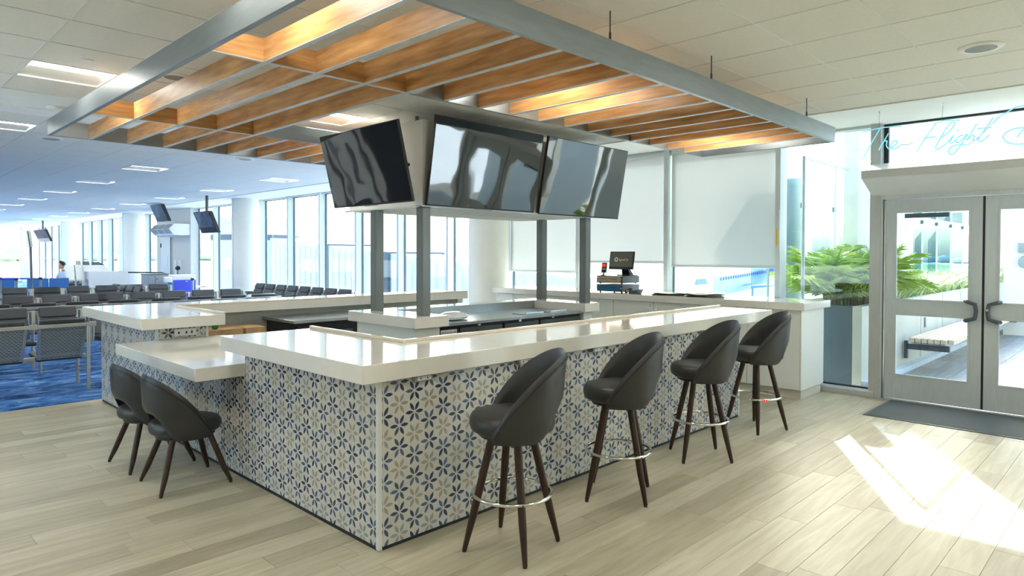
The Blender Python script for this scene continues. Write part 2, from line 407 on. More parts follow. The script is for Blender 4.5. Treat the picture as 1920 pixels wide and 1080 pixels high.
def tile_mb(x, y, g=.003):
    return MB().hexa([(x + g, y + g, ZC), (x + T - g, y + g, ZC), (x + T - g, y + T - g, ZC), (x + g, y + T - g, ZC), (x + g, y + g, ZC + .016), (x + T - g, y + g, ZC + .016), (x + T - g, y + T - g, ZC + .016), (x + g, y + T - g, ZC + .016)])
proto = None
for (x, y) in tiles[:298]:
    if proto is None: o = tile_mb(0, 0).build('ceiling_tile', TILEC, ceil, local=True); proto = o.data
    else: o = bpy.data.objects.new('ceiling_tile', proto); COL.objects.link(o); o.parent = ceil
    o.location = (x, y, 0)
mb = MB()
for (x, y) in tiles[298:]: p = tile_mb(x, y); mb.add(p.v, p.f)
mb.build('ceiling_tiles_beyond', TILEC, ceil, kind='stuff')
box('tile_backing', -2.2, XS - .02, -5.0, 48.2, ZC + .13, ZC + .14, DARK, ceil)
# tees: bright ones along X, thin dark joints along Y come from the gaps
for i in range(-5, 11):
    xx = X0T + i * T
    box('ceiling_tee', xx - .006, xx + .006, -5, 7.22, ZC - .003, ZC + .03, TEE, ceil)
for yy in (rows1 + [rows1[-1] + T])[6:]:
    box('ceiling_tee', -2.2, XS - .02, yy - .005, yy + .005, ZC - .0035, ZC + .03, TEE, ceil)
# plaster band between the two tiled fields, with two shallow steps
band = MB().box(-2.2, XS - .01, 7.232, 7.7, ZC - .004, ZC + .1).box(-2.2, XS - .01, 7.7, 8.05, ZC + .012, ZC + .1).box(-2.2, XS - .01, 8.05, 8.442, ZC - .002, ZC + .1)
struct(band.build('ceiling_band', PLAST_C))
# perimeter plaster soffit, a little higher, with the dark slot along the tiled field
soff = struct(box('ceiling_soffit', XS + .012, 8.9, -5.0, 48.2, 3.222, 3.30, PLAST_C))
box('slot_edge', XS - .012, XS - .004, -5, 48.2, ZC - .012, ZC + .06, TEE, soff)
box('slot_void', XS - .004, XS + .012, -5, 48.2, 3.26, 3.28, DARK, soff)

# ceiling lights
def troffer():
    t = thing('ceiling_light', 'square recessed ceiling light', 'ceiling light', (0, 0, ZC))
    fr = MB(); a, w = T, .018
    fr.box(.003, a - .003, .003, w, -.004, .012).box(.003, a - .003, a - w, a - .003, -.004, .012).box(.003, w, w, a - w, -.004, .012).box(a - w, a - .003, w, a - w, -.004, .012)
    fr.build('frame', TROFF, t, local=True)
    h = MB(); h.box(.004, .012, .004, a - .004, .0, .1).box(a - .012, a - .004, .004, a - .004, 0, .1).box(.004, a - .004, .004, .012, 0, .1).box(.004, a - .004, a - .012, a - .004, 0, .1).box(.004, a - .004, .004, a - .004, .1, .108)
    h.build('housing', TROFF, t, local=True)
    l = MB().hexa([(w, w, .008), (a - w, w, .008), (a - w, a * .52, .03), (w, a * .52, .03), (w, w, .02), (a - w, w, .02), (a - w, a * .52, .042), (w, a * .52, .042)])
    l.build('lens', LENS, t, local=True)
    rf = MB().hexa([(w, a * .52, .03), (a - w, a * .52, .03), (a - w, a - w, .006), (w, a - w, .006), (w, a * .52, .05), (a - w, a * .52, .05), (a - w, a - w, .02), (w, a - w, .02)])
    rf.build('reflector', TROFF, t, local=True)
    return t
tr0 = None
colname = {-8: 'farthest from the windows', -4: 'second from the far side', 0: 'left of the canopy', 4: 'over the black seats', 8: 'nearest the windows'}
ordn = ['first', 'second', 'third', 'fourth', 'fifth', 'sixth', 'seventh', 'eighth', 'ninth', 'tenth', 'eleventh', 'twelfth', 'thirteenth', 'fourteenth', 'fifteenth', 'sixteenth', 'seventeenth', 'eighteenth']
for i, k in sorted(lights):
    lab = 'lit ceiling panel, %s from the near end, row %s' % (ordn[k + 3], colname[i])
    p = (X0T + i * T, row_y(k), ZC)
    if tr0 is None: tr0 = troffer(); tr0.location = p; tr0['label'] = lab; tr0['group'] = 'ceiling light panels'
    else: dup(tr0, p, 0, lab, 'ceiling light panels')

# small round ceiling fittings
def disc(name, lab, cat, x, y, r, h, mat, mat2=None):
    t = thing(name, lab, cat, (x, y, ZC))
    MB().lathe([(r, 0), (r, -h * .5), (r * .9, -h), (r * .72, -h)], n=28).build('rim', TROFF, t, local=True, smooth=True)
    MB().lathe([(r * .72, -h * .6), (r * .7, -h * 1.05), (.002, -h * 1.1)], n=28).build('grille', mat, t, local=True, smooth=True)
disc('ceiling_speaker', 'round ceiling speaker above the glass doors', 'speaker', 5.56, .92, .135, .014, GRILLE)
disc('ceiling_speaker', 'round ceiling speaker seen between two canopy slats', 'speaker', 1.97, 5.75, .12, .014, GRILLE)
disc('ceiling_speaker', 'round ceiling speaker just beyond the left canopy corner', 'speaker', 1.94, 9.96, .13, .014, GRILLE)
disc('ceiling_speaker', 'round ceiling speaker beyond the far canopy edge by the screens', 'speaker', 4.4, 9.96, .13, .014, GRILLE)
disc('sprinkler_cover', 'small white round sprinkler cover beside the lit panel', 'sprinkler', 1.35, 5.75, .042, .008, TROFF)
disc('smoke_detector', 'white round smoke detector on the plaster band', 'smoke detector', 1.57, 7.81, .09, .03, TROFF)

# ------------------------------------------------------------------ walls behind the viewer
XL = -2.2
wl_ = struct(MB().box(XL - .2, XL, 8.4, 19.6, -.16, 3.4).box(XL - .2, XL, -5.2, 5.2, -.16, 3.4).build('wall_left', WALLG))
struct(MB().box(XL - .2, XL, 19.6, 48.4, 3.22, 3.4).box(XL - .2, XL, 19.6, 48.4, -.16, .07).box(XL - .2, XL, 5.2, 8.4, 2.7, 3.4).box(XL - .2, XL, 5.2, 8.4, -.16, .5).build('trim_3', ALUW))
for k, (y0, st_) in enumerate([(19.6 + 3.18 * q, 3.18) for q in range(9)] + [(5.2, 3.2)]):  # far run is unseen, added to bring sky light into the concourse
    w = struct(box('window_%d' % (60 + k), XL - .2, XL, y0, y0 + .09, .07, 3.22, ALUW)); box('window_pane', XL - .11, XL - .10, y0 + .09, y0 + st_, .07, 3.22, G_WIN, w)
struct(box('wall_near', XL, 8.9, -5.2, -5.0, -.16, 3.4, WALLG))
struct(box('baseboard_left', XL, XL + .015, 8.4, 19.6, -.008, .1, GASK))
struct(box('door_5', XL, XL + .03, 11.9, 13.7, -.005, 2.4, GASK))  # flat black panel in place of a recess, its darkness painted on
for n, yy in ((3, 14.05), (4, 15.45)):
    d = struct(box('door_%d' % n, XL, XL + .05, yy, yy + 1.0, -.005, 2.2, WALLG))
    box('vision_panel', XL + .05, XL + .06, yy + .35, yy + .6, .7, 1.75, DGREY, d)
    box('door_frame', XL, XL + .07, yy - .06, yy, -.005, 2.26, DOORD, d); box('door_frame', XL, XL + .07, yy + 1, yy + 1.06, -.005, 2.26, DOORD, d)

# ------------------------------------------------------------------ glazed wall (x = 8.72)
ZH = 3.222
def mullion(y, name='mullion', parent=None, x0=8.55, w=.066):
    o = box(name, x0, 8.76, y - w / 2, y + w / 2, -.008, ZH, ALUW, parent)
    return o
ys = [3.57 + 1.65 * k for k in range(0, 28)]
wi = 0
solid = (23.36, 26.66)
for k in range(len(ys) - 1):
    a, b = ys[k], ys[k + 1]
    if a > 47.5: break
    if a > solid[0] - .1 and b < solid[1] + .1: continue
    wi += 1
    w = struct(mullion(a, 'window_%d' % wi))
    box('mullion_gasket', 8.70, 8.745, a + .034, a + .047, .05, ZH, GASKW, w)
    box('mullion_gasket', 8.70, 8.745, b - .047, b - .034, .05, ZH, GASKW, w)
    box('window_head', 8.62, 8.76, a + .034, b - .034, ZH - .03, ZH, ALUW, w)
    box('head_gasket', 8.71, 8.745, a + .05, b - .05, ZH - .045, ZH - .03, GASK, w)
    box('window_sill', 8.55, 8.76, a + .034, b - .034, -.008, .07, ALUW, w)
    box('window_pane', 8.722, 8.734, a + .05, b - .05, .07, ZH - .045, G_WIN, w)
# panel wall with the boarding door
wg = struct(box('wall_gate', 8.45, 8.76, solid[0], solid[1], -.008, ZH, WALLG))
box('panel_joint', 8.445, 8.45, solid[0], solid[1], 2.31, 2.322, GASK, wg)
d = struct(box('door_6', 8.40, 8.45, 25.05, 26.1, -.005, 2.25, ALUW))
box('door_edge', 8.39, 8.40, 25.05, 25.10, 0, 2.25, GASK, d); box('notice', 8.392, 8.40, 25.4, 25.7, 1.25, 1.6, PLANEW, d); box('hinge', 8.38, 8.40, 26.04, 26.1, 1.9, 2.05, GASK, d); box('hinge', 8.38, 8.40, 26.04, 26.1, .8, .95, GASK, d)
# end wall, glazed
ew = struct(box('wall_end', -2.2, 3.0, 48.2, 48.4, -.16, 3.4, WALLG))
for n_, (a, b) in enumerate(((3.0, 4.6), (4.6, 6.2), (6.2, 7.8))):
    wi += 1
    w = struct(box('window_%d' % wi, a, a + .07, 48.1, 48.3, -.008, 3.24, ALUW))
    box('window_pane', a + .07, b, 48.2, 48.212, .05, 3.24, G_WIN, w)
    box('window_sill', a + .07, b, 48.1, 48.3, -.008, .06, ALUW, w)
struct(box('wall_corner', 7.8, 8.76, 48.1, 48.35, -.16, 3.4, PLAST))
# columns
for i, yc in enumerate((8.55, 18.46, 28.39, 38.2, 47.6)):
    o = MB().lathe([(.355, 0), (.355, 3.24)], (8.15, yc, -.008), 40).build('column', PLAST, smooth=True); struct(o)
    MB().box(7.78, 7.80, yc - .03, yc - .01, .01, 3.2).build('column_joint', ALUW, o) if i else None
# sidelight between the first mullion and the door jamb, and the transom
wi += 1
w = struct(box('window_%d' % wi, 8.58, 8.76, 2.375, 2.485, -.008, ZH, ALU))
box('jamb_return', 8.63, 8.72, 2.35, 2.375, 0, 2.42, GASK, w)
box('window_sill', 8.55, 8.76, 2.42, 3.53, -.006, .075, ALU, w, bevel=.008)
box('sill_gasket', 8.70, 8.74, 2.485, 3.53, .075, .09, GASK, w)
box('window_head', 8.62, 8.76, 2.485, 3.53, ZH - .03, ZH, ALUW, w)
box('window_pane', 8.722, 8.734, 2.485, 3.53, .085, ZH - .03, G_WIN, w)
wi += 1
w = struct(box('window_%d' % wi, 8.61, 8.75, .41, 2.35, 2.34, 2.452, ALUD))
box('transom_gasket', 8.70, 8.745, 2.33, 2.375, 2.45, ZH - .02, GASK, w)
box('window_pane', 8.722, 8.734, .36, 2.33, 2.45, ZH - .02, G_WIN, w)
box('window_head', 8.70, 8.76, .3, 2.375, ZH - .02, ZH, GASK, w)
# right of the doors: jamb, then blind-covered bays
yj = .27
for k in range(4):
    wi += 1
    b = yj - 1.3 * k; a = b - 1.3
    w = struct(box('window_%d' % wi, 8.55, 8.76, b - .09, b, -.008, ZH, ALU))
    box('window_pane', 8.722, 8.734, a, b - .09, .09, ZH, G_WIN, w); box('window_sill', 8.55, 8.76, a, b - .09, -.006, .09, ALUW, w)
    box('window_head', 8.62, 8.76, a, b - .09, ZH - .03, ZH, ALUW, w)

# doors
def leaf(n, y0, y1, hinge_left):
    d = struct(MB().box(8.66, 8.715, y0, y0 + .105, .015, 2.325).box(8.66, 8.715, y1 - .115, y1, .015, 2.325).build('door_%d' % n, ALUD, bevel=.002, seg=1))
    a, b = y0 + .105, y1 - .115
    box('bottom_rail', 8.662, 8.713, a, b, .015, .285, ALUD, d); box('mid_rail', 8.662, 8.713, a, b, 1.01, 1.16, ALUD, d); box('top_rail', 8.662, 8.713, a, b, 2.19, 2.325, ALUD, d)
    st = MB()
    for z0, z1 in ((.285, 1.01), (1.16, 2.19)):
        st.box(8.652, 8.665, a, b, z0, z0 + .02).box(8.652, 8.665, a, b, z1 - .02, z1).box(8.652, 8.665, a, a + .02, z0 + .02, z1 - .02).box(8.652, 8.665, b - .02, b, z0 + .02, z1 - .02)
        box('glass_pane', 8.682, 8.692, a + .02, b - .02, z0 + .02, z1 - .02, G_WIN, d)
    st.build('glazing_bead', ALUD, d)
    hy = y0 + .04 if hinge_left else y1 - .04
    s = 1 if hinge_left else -1
    pts = [(8.655, hy + s * .105, 1.185), (8.61, hy + s * .085, 1.18), (8.60, hy + s * .01, 1.155), (8.60, hy, 1.08), (8.60, hy + s * .01, 1.0), (8.61, hy + s * .085, .975), (8.655, hy + s * .105, .97)]
    MB().tube(pts, .021, 10).build('door_handle', DGREY, d, smooth=True)
    if hinge_left: MB().tube([(8.645, y1 - .006, .02), (8.645, y1 - .006, 2.32)], .011, 10).build('hinge_tube', CHROME, d, smooth=True)
    else: MB().cone((8.60, hy, 1.10), (8.572, hy, 1.10), .014, .014, 12).build('lock_cylinder', CHROME, d, smooth=True)
    return d
d1 = leaf(1, 1.395, 2.352, True)
d2 = leaf(2, .415, 1.372, False)
box('meeting_gasket', 8.668, 8.70, 1.372, 1.395, .016, 2.322, GASK, d1)
box('closer_arm', 8.74, 8.77, 1.72, 2.16, 2.115, 2.165, DGREY, d1)
struct(MB().box(8.60, 8.76, 2.355, 2.375, 0, 2.42).box(8.60, 8.76, .30, .40, 0, 2.42).box(8.60, 8.76, .40, 2.355, 2.332, 2.45).build('trim_1', ALUD))
struct(box('trim_2', 8.6, 8.8, .35, 2.4, -.008, .004, ALU))

# roller blinds
def blind(n, y0, y1, zb, lab):
    t = thing('roller_blind', lab, 'blind', (8.62, (y0 + y1) / 2, ZH), 0, 'roller blinds on the glazed wall')
    box('fabric', 8.628, 8.6288, y0, y1, zb + .02, ZH - .06, BLIND, t)
    box('bottom_bar', 8.622, 8.636, y0, y1, zb, zb + .035, ALUW, t, bevel=.004)
    MB().cone((8.64, y0 - .01, ZH - .05), (8.64, y1 + .01, ZH - .05), .04, .04, 18).build('roller_tube', ALUW, t, smooth=True)
    return t
blind(1, 3.625, 5.165, 1.505, 'pale roller blind over the airplane, nearest the glass doors')
blind(2, 5.275, 6.815, 1.55, 'pale roller blind behind the cash register')
blind(3, 6.925, 8.48, 1.375, 'pale roller blind beside the near round column')
for k in range(3):
    b = yj - 1.3 * k
    blind(4, b - 1.27, b - .12, [2.35, 2.2, 2.45][k], ['pale roller blind first to the right of the glass doors', 'pale roller blind second to the right of the glass doors', 'pale roller blind third to the right of the glass doors'][k])
# brackets on the mullion faces
for yy, z0 in ((5.22, 1.9), (3.57, 1.72)):
    t = tag(MB().box(8.535, 8.55, yy - .03, yy + .02, z0, z0 + .55).box(8.525, 8.535, yy - .035, yy + .0, z0 + .04, z0 + .1).box(8.525, 8.535, yy - .035, yy, z0 + .42, z0 + .5).build('sensor_plate', ALUW),
            'pale sensor plate fixed to the mullion ' + ('between two blinds' if yy > 4 else 'beside the clear sidelight'), 'sensor')
tag(box('yellow_tape', 8.49, 8.494, 8.475, 8.535, 1.3, 2.6, YELL), 'vertical yellow strip beside the round column', 'tape')
tag(box('yellow_tape', 8.53, 8.536, 3.56, 3.585, 1.78, 2.02, YELL), 'short yellow sticker on the mullion by the sidelight', 'tape')

# ------------------------------------------------------------------ air-curtain hood over the doors and neon sign
h = thing('air_curtain', 'long white air curtain hood above the glass doors', 'air curtain', (8.5, 1.4, 2.43))
prof = [(8.597, 2.5, 2.46), (8.597, 2.5, 2.376), (8.2, 2.5, 2.548), (8.2, 2.5, 2.640), (8.597, 2.5, 2.752)]
MB().prism([(x, 2.468, z) for x, y, z in prof], (0, -2.4, 0)).build('hood_body', PODW, h, bevel=.004, seg=1)
box('hood_band', 8.192, 8.2, .07, 2.468, 2.552, 2.636, M('hood_band_grey', (196, 194, 188), .4, var=.02), h)
gr = MB()
def slope(x): return 2.640 + (x - 8.2) * .112 / .46
for a, b in ((1.86, 2.14),):
    for q in range(9):
        yy = a + (b - a) * q / 9
        gr.hexa([(8.26, yy, slope(8.26) + .001), (8.62, yy, slope(8.62) + .001), (8.62, yy + .02, slope(8.62) + .001), (8.26, yy + .02, slope(8.26) + .001), (8.26, yy, slope(8.26) + .006), (8.62, yy, slope(8.62) + .006), (8.62, yy + .02, slope(8.62) + .006), (8.26, yy + .02, slope(8.26) + .006)])
gr.build('grille', GRILLE, h)
fine = MB()
for q in range(46):
    yy = .1 + q * .038
    fine.hexa([(8.26, yy, slope(8.26) + .001), (8.62, yy, slope(8.62) + .001), (8.62, yy + .016, slope(8.62) + .001), (8.26, yy + .016, slope(8.26) + .001), (8.26, yy, slope(8.26) + .004), (8.62, yy, slope(8.62) + .004), (8.62, yy + .016, slope(8.62) + .004), (8.26, yy + .016, slope(8.26) + .004)])
fine.build('fine_louvres', PODW, h)

STROKES = [[(2.536, 3.118), (2.343, 3.138), (2.233, 3.137), (2.126, 3.131)], [(2.343, 3.135), (2.398, 3.035), (2.523, 2.807)], [(2.255, 3.068), (2.305, 2.973), (2.354, 2.887)], [(2.354, 2.887), (2.305, 2.973), (2.27, 2.984), (2.275, 2.934), (2.253, 2.894), (2.222, 2.903), (2.168, 2.945), (2.17, 2.971), (2.204, 2.969), (2.231, 2.924), (2.208, 2.886), (2.163, 2.894), (2.128, 2.927)], [(1.936, 3.102), (1.855, 3.114), (1.796, 3.12), (1.709, 3.135), (1.571, 3.123)], [(1.792, 3.115), (1.89, 2.971), (1.979, 2.823)], [(1.961, 2.975), (1.875, 2.972), (1.791, 2.972)], [(1.75, 2.946), (1.665, 3.015), (1.615, 3.086), (1.625, 3.108), (1.655, 3.101), (1.708, 3.024), (1.765, 2.914), (1.789, 2.862), (1.778, 2.837), (1.742, 2.848), (1.678, 2.904), (1.622, 2.972), (1.646, 2.925), (1.66, 2.898), (1.642, 2.886), (1.604, 2.916)], [(1.582, 3.023), (1.594, 3.0)], [(1.531, 2.957), (1.569, 2.953), (1.604, 2.912), (1.582, 2.884), (1.537, 2.925), (1.503, 2.966), (1.557, 2.857), (1.62, 2.774), (1.654, 2.771), (1.673, 2.801), (1.635, 2.853), (1.571, 2.86), (1.502, 2.851)], [(1.419, 3.065), (1.462, 2.985), (1.509, 2.899)], [(1.509, 2.899), (1.458, 2.946), (1.44, 2.935), (1.453, 2.898), (1.42, 2.898), (1.407, 2.909)], [(1.276, 3.114), (1.334, 3.017), (1.403, 2.908), (1.396, 2.877), (1.359, 2.885), (1.313, 2.934)], [(1.415, 3.014), (1.354, 3.01), (1.294, 3.008)], [(1.278, 3.038), (1.23, 3.105), (1.165, 3.145), (1.102, 3.182), (1.026, 3.191), (0.976, 3.195)], [(0.974, 2.963), (1.023, 2.969), (1.087, 2.973), (1.15, 2.953), (1.192, 2.909), (1.181, 2.862), (1.142, 2.83), (1.078, 2.811), (1.015, 2.81), (0.972, 2.814)], [(1.023, 2.961), (1.054, 2.918), (1.079, 2.877)]]
XN = 7.87; KN = XN / 8.42
def spl(pts, n=6):      # Catmull-Rom
    out = []
    P = [pts[0]] + list(pts) + [pts[-1]]
    for i in range(1, len(P) - 2):
        for q in range(n):
            t = q / n
            out.append(tuple(.5 * (2 * P[i][c] + (P[i + 1][c] - P[i - 1][c]) * t + (2 * P[i - 1][c] - 5 * P[i][c] + 4 * P[i + 1][c] - P[i + 2][c]) * t * t + (3 * P[i][c] - P[i - 1][c] - 3 * P[i + 1][c] + P[i + 2][c]) * t ** 3) for c in range(len(P[0]))))
    out.append(tuple(pts[-1])); return out
ns = thing('neon_sign', 'pale blue script neon sign hanging above the air curtain', 'sign', (XN, 1.7, 2.9))
for st in STROKES:
    p3 = [(XN, a * KN, EYE + (b - EYE) * KN) for a, b in (spl(st) if len(st) > 2 else st)]
    MB().tube(p3, .0055, 8).build('neon_tube', NEON, ns, smooth=True)
for yy, z1 in ((2.2, 3.05), (1.62, 3.02)):
    MB().tube([(XN, yy, z1), (XN, yy - .005, 3.222)], .0015, 6).build('hanging_wire', WIRE, ns)
    MB().cone((XN, yy - .005, 3.222), (XN, yy - .005, 3.2), .012, .006, 10).build('wire_mount', CHROME, ns)
for st in ([(2.128, 2.927), (2.05, 2.92), (1.961, 2.975)], [(1.502, 2.851), (1.43, 2.9), (1.33, 3.0), (1.25, 3.1), (1.1, 3.18)]):
    MB().tube([(XN + .01, a * KN, EYE + (b - EYE) * KN) for a, b in spl(st)], .002, 6).build('cable', WIRE, ns)

# ------------------------------------------------------------------ hanging canopy of wooden slats
ZB, ZT = 2.80, 2.948
cn = thing('slatted_canopy', 'grey framed hanging canopy with orange wood slats above the bar', 'canopy', (4.2, 5.0, ZB))
CX0, CX1, CY0, CY1 = 1.445, 6.97, 2.34, 7.58
B = .034
def beam(x0, x1, y0, y1): return box('frame_beam', x0, x1, y0, y1, ZB - .002, ZT, CANM, cn, bevel=.003)
beam(CX0, CX1, CY0, CY0 + B); beam(CX0, CX0 + B, CY0 + B, CY1 - B); beam(CX0, CX1, CY1 - B, CY1)
beam(CX1 - B, CX1, CY0 + B, 3.79); beam(CX1 - B, CX1, 6.14, CY1 - B)
beam(2.83, CX1 - B, 3.762, 3.79); beam(2.83, CX1 - B, 6.14, 6.168)
def slat(x, y0, y1):
    o = box('slat', x, x + .036, y0, y1, ZB + .004, ZT - .012, WOODS, cn)
    box('edge_strip', x + .0005, x + .0355, y0, y1, ZB, ZB + .004, EDGE, o)
for k in range(15):
    x = 1.775 + .3397 * k
    if k < 3: slat(x, CY0 + B, CY1 - B)
    elif k == 3: slat(x, CY0 + B, CY1 - B)
    else: slat(x, CY0 + B, 3.762); slat(x, 6.168, CY1 - B)
xs = [CX0 + B] + [1.775 + .3397 * k for k in range(4)]
for yy in (3.765, 6.142):
    for a, b in zip(xs[:-1], xs[1:]):
        a2 = a if a == xs[0] else a + .036
        o = box('cross_slat', a2, b, yy, yy + .03, ZB + .004, ZT - .012, WOODX, cn)
        box('edge_strip', a2, b, yy + .0005, yy + .0295, ZB, ZB + .004, EDGE, o)
for x, y in ((3.234, 2.357), (4.468, 2.357), (6.265, 2.357), (1.9, 7.2), (3.3, 7.563), (4.9, 7.563), (6.5, 7.563), (6.95, 3.4), (4.6, 3.776), (6.0, 3.776), (4.6, 6.154), (6.0, 6.154)):
    MB().cone((x, y, ZT), (x, y, ZC + .02), .004, .004, 8).cone((x, y, ZT), (x, y, ZT + .045), .0075, .0075, 8).build('hanger_rod', WIRE, cn)

# ------------------------------------------------------------------ the tiled bar
HA = .126; HX = HA * math.sqrt(3) / 2
def clip(poly, u0, u1, v0, v1):
    def cut(P, ax, val, sg):
        out = []
        for i in range(len(P)):
            a, b = P[i], P[(i + 1) % len(P)]; da, db = sg * (a[ax] - val), sg * (b[ax] - val)
            if da >= 0: out.append(a)
            if (da >= 0) != (db >= 0):
                t = da / (da - db); out.append((a[0] + (b[0] - a[0]) * t, a[1] + (b[1] - a[1]) * t))
        return out
    for ax, val, sg in ((0, u0, 1), (0, u1, -1), (1, v0, 1), (1, v1, -1)):
        if len(poly) < 3: return []
        poly = cut(poly, ax, val, sg)
    return poly if len(poly) >= 3 else []
def area(P): return abs(sum(P[i][0] * P[(i + 1) % len(P)][1] - P[(i + 1) % len(P)][0] * P[i][1] for i in range(len(P)))) / 2
def petal(cx, cy, ang):
    r0, r1, hw = .0085, .0655, .0108; pts = []
    for q in range(7):
        t = q / 6; pts.append((r0 + (r1 - r0) * t, -hw * math.sin(PI * t) ** .85))
    for q in range(5, 0, -1):
        t = q / 6; pts.append((r0 + (r1 - r0) * t, hw * math.sin(PI * t) ** .85))
    c, s = math.cos(ang), math.sin(ang)
    return [(cx + x * c - y * s, cy + x * s + y * c) for x, y in pts]
HEXV = [(HA * math.cos(R(30 + 60 * k)), HA * math.sin(R(30 + 60 * k))) for k in range(6)]
def hex_mesh(bounds, rnd, j=.0009):
    g = (HA - j) / HA
    P = [(x * g, y * g) for x, y in HEXV]; b = bounds
    if b: P = clip(P, *b)
    if not P or area(P) < 2e-4: return None
    mb = MB(); n = len(P)
    mb.add([(x, y, -.006) for x, y in P] + [(x, y, 0) for x, y in P], [tuple(range(n, 2 * n))] + [(i, (i + 1) % n, n + (i + 1) % n, n + i) for i in range(n)], 0)
    pets = [(petal(0, 0, R(60 * k)), 4 + ((k + rnd.randint(0, 1)) % 2)) for k in range(6)]
    for k, (vx, vy) in enumerate(HEXV):
        base_a = 30 + 60 * k + 180
        for da in (-30, 30): pets.append((petal(vx, vy, R(base_a + da)), rnd.choice((1, 1, 2, 2, 3))))
    for Q, mi in pets:
        if b: Q = clip(Q, *b)
        if not Q or area(Q) < 1e-5: continue
        mb.add([(x, y, .00025) for x, y in Q], [tuple(range(len(Q)))], mi)
    return mb
rnd = random.Random(3); VAR = []
def tile_wall(parent, origin, ux, wv, u0, u1, v0, v1, cu, cv):
    """hexagonal tiles on the plane through origin with axes ux, +Z and normal wv; (cu, cv) is one tile centre"""
    mat = Matrix((Vector(ux), Vector((0, 0, 1)), Vector(wv))).transposed().to_4x4()
    mats = [GLAZE] + PET
    cnt = 0
    j0 = int((v0 - cv) / (1.5 * HA)) - 2; j1 = int((v1 - cv) / (1.5 * HA)) + 2
    for j in range(j0, j1 + 1):
        v = cv + 1.5 * HA * j; off = HX if j % 2 else 0
        i0 = int((u0 - cu) / (2 * HX)) - 2; i1 = int((u1 - cu) / (2 * HX)) + 2
        for i in range(i0, i1 + 1):
            u = cu + off + 2 * HX * i
            if u + HX < u0 or u - HX > u1 or v + HA < v0 or v - HA > v1: continue
            inside = u - HX >= u0 and u + HX <= u1 and v - HA >= v0 and v + HA <= v1
            if inside and len(VAR) >= 6:
                o = bpy.data.objects.new('hex_tile', rnd.choice(VAR)); COL.objects.link(o); o.parent = parent
            else:
                mb = hex_mesh(None if inside else (u0 - u, u1 - u, v0 - v, v1 - v), rnd)
                if mb is None: continue
                o = mb.build('hex_tile', mats, parent, local=True)
                if inside: VAR.append(o.data)
            p = Vector(origin) + Vector(ux) * u + Vector((0, 0, 1)) * v - wtrans(parent)
            o.matrix_local = Matrix.Translation(p) @ mat
            cnt += 1
    return cnt
FX, FY, TX, TY, ZTOP, ZUN = 1.985, 3.06, 2.14, 3.14, 1.08, .976
bar = thing('bar_counter', 'near L-shaped bar with white quartz top and blue flower tiles', 'bar counter', (4.5, 3.4, 0))
def Lprism(pts, z0, z1): return MB().prism([(x, y, z0) for x, y in pts], (0, 0, z1 - z0))
Lprism([(FX, FY), (7.205, FY), (7.205, 3.69), (2.72, 3.69), (2.72, 4.925), (FX, 4.925)], ZUN, ZTOP).build('countertop', WHITE, bar, bevel=.004)
MB().box(2.695, 7.205, 3.665, 3.69, ZTOP, ZTOP + .022).box(2.695, 2.72, 3.69, 4.925, ZTOP, ZTOP + .022).build('counter_lip', WHITE_B, bar, bevel=.003, seg=1)
MB().box(TX + .008, 6.59, TY + .0075, 3.46, .0, ZUN).box(TX + .008, 2.46, 3.46, 4.86, 0, ZUN).build('body', CABIN, bar)
MB().box(TX + .03, 6.58, TY + .005, TY + .02, 0, .025).box(TX + .005, TX + .02, TY + .03, 4.86, 0, .03).build('base_strip', GASK, bar)
box('corner_trim', TX - .001, TX + .024, TY - .001, TY + .024, .01, ZUN - .001, TRIMW, bar)
box('corner_trim', 6.585, 6.60, TY - .001, TY + .3, .004, ZUN - .001, TRIMW, bar)
n1 = tile_wall(bar, (0, TY, 0), (1, 0, 0), (0, -1, 0), TX + .025, 6.584, .022, ZUN - .001, 2.938, .818)
n2 = tile_wall(bar, (TX, 0, 0), (0, -1, 0), (-1, 0, 0), -4.862, -TY - .025, .026, ZUN - .001, -3.30, .818)
for i, x in enumerate((2.365, 3.238, 4.055, 4.9, 5.77)):
    o = MB().box(x, x + .13, TY - .045, TY - .006, .935, .972).build('outlet_box', GRILLE, bar, bevel=.003, seg=1)
    box('socket_face', x + .015, x + .115, TY - .047, TY - .045, .942, .966, TRIMW, o)
    MB().box(x + .035, x + .042, TY - .0475, TY - .047, .948, .96).box(x + .085, x + .092, TY - .0475, TY - .047, .948, .96).build('socket_slots', BLACK, o)
MB().box(2.46, 6.59, 3.46, 3.475, .1, ZUN).build('inner_panel', CAB, bar)

tb = thing('low_table', 'lower white quartz table ledge in the gap of the bar', 'table ledge', (2.2, 5.9, 0))
box('table_top', 1.80, 2.78, 4.91, 6.80, .765, .86, WHITE, tb, bevel=.004, seg=2)
box('body', TX + .008, 2.40, 4.87, 6.78, 0, .765, CABIN, tb)
box('base_strip', TX + .005, TX + .02, 4.87, 6.78, 0, .03, GASK, tb)
tile_wall(tb, (TX, 0, 0), (0, -1, 0), (-1, 0, 0), -6.79, -4.865, .026, .763, -3.30, .818)

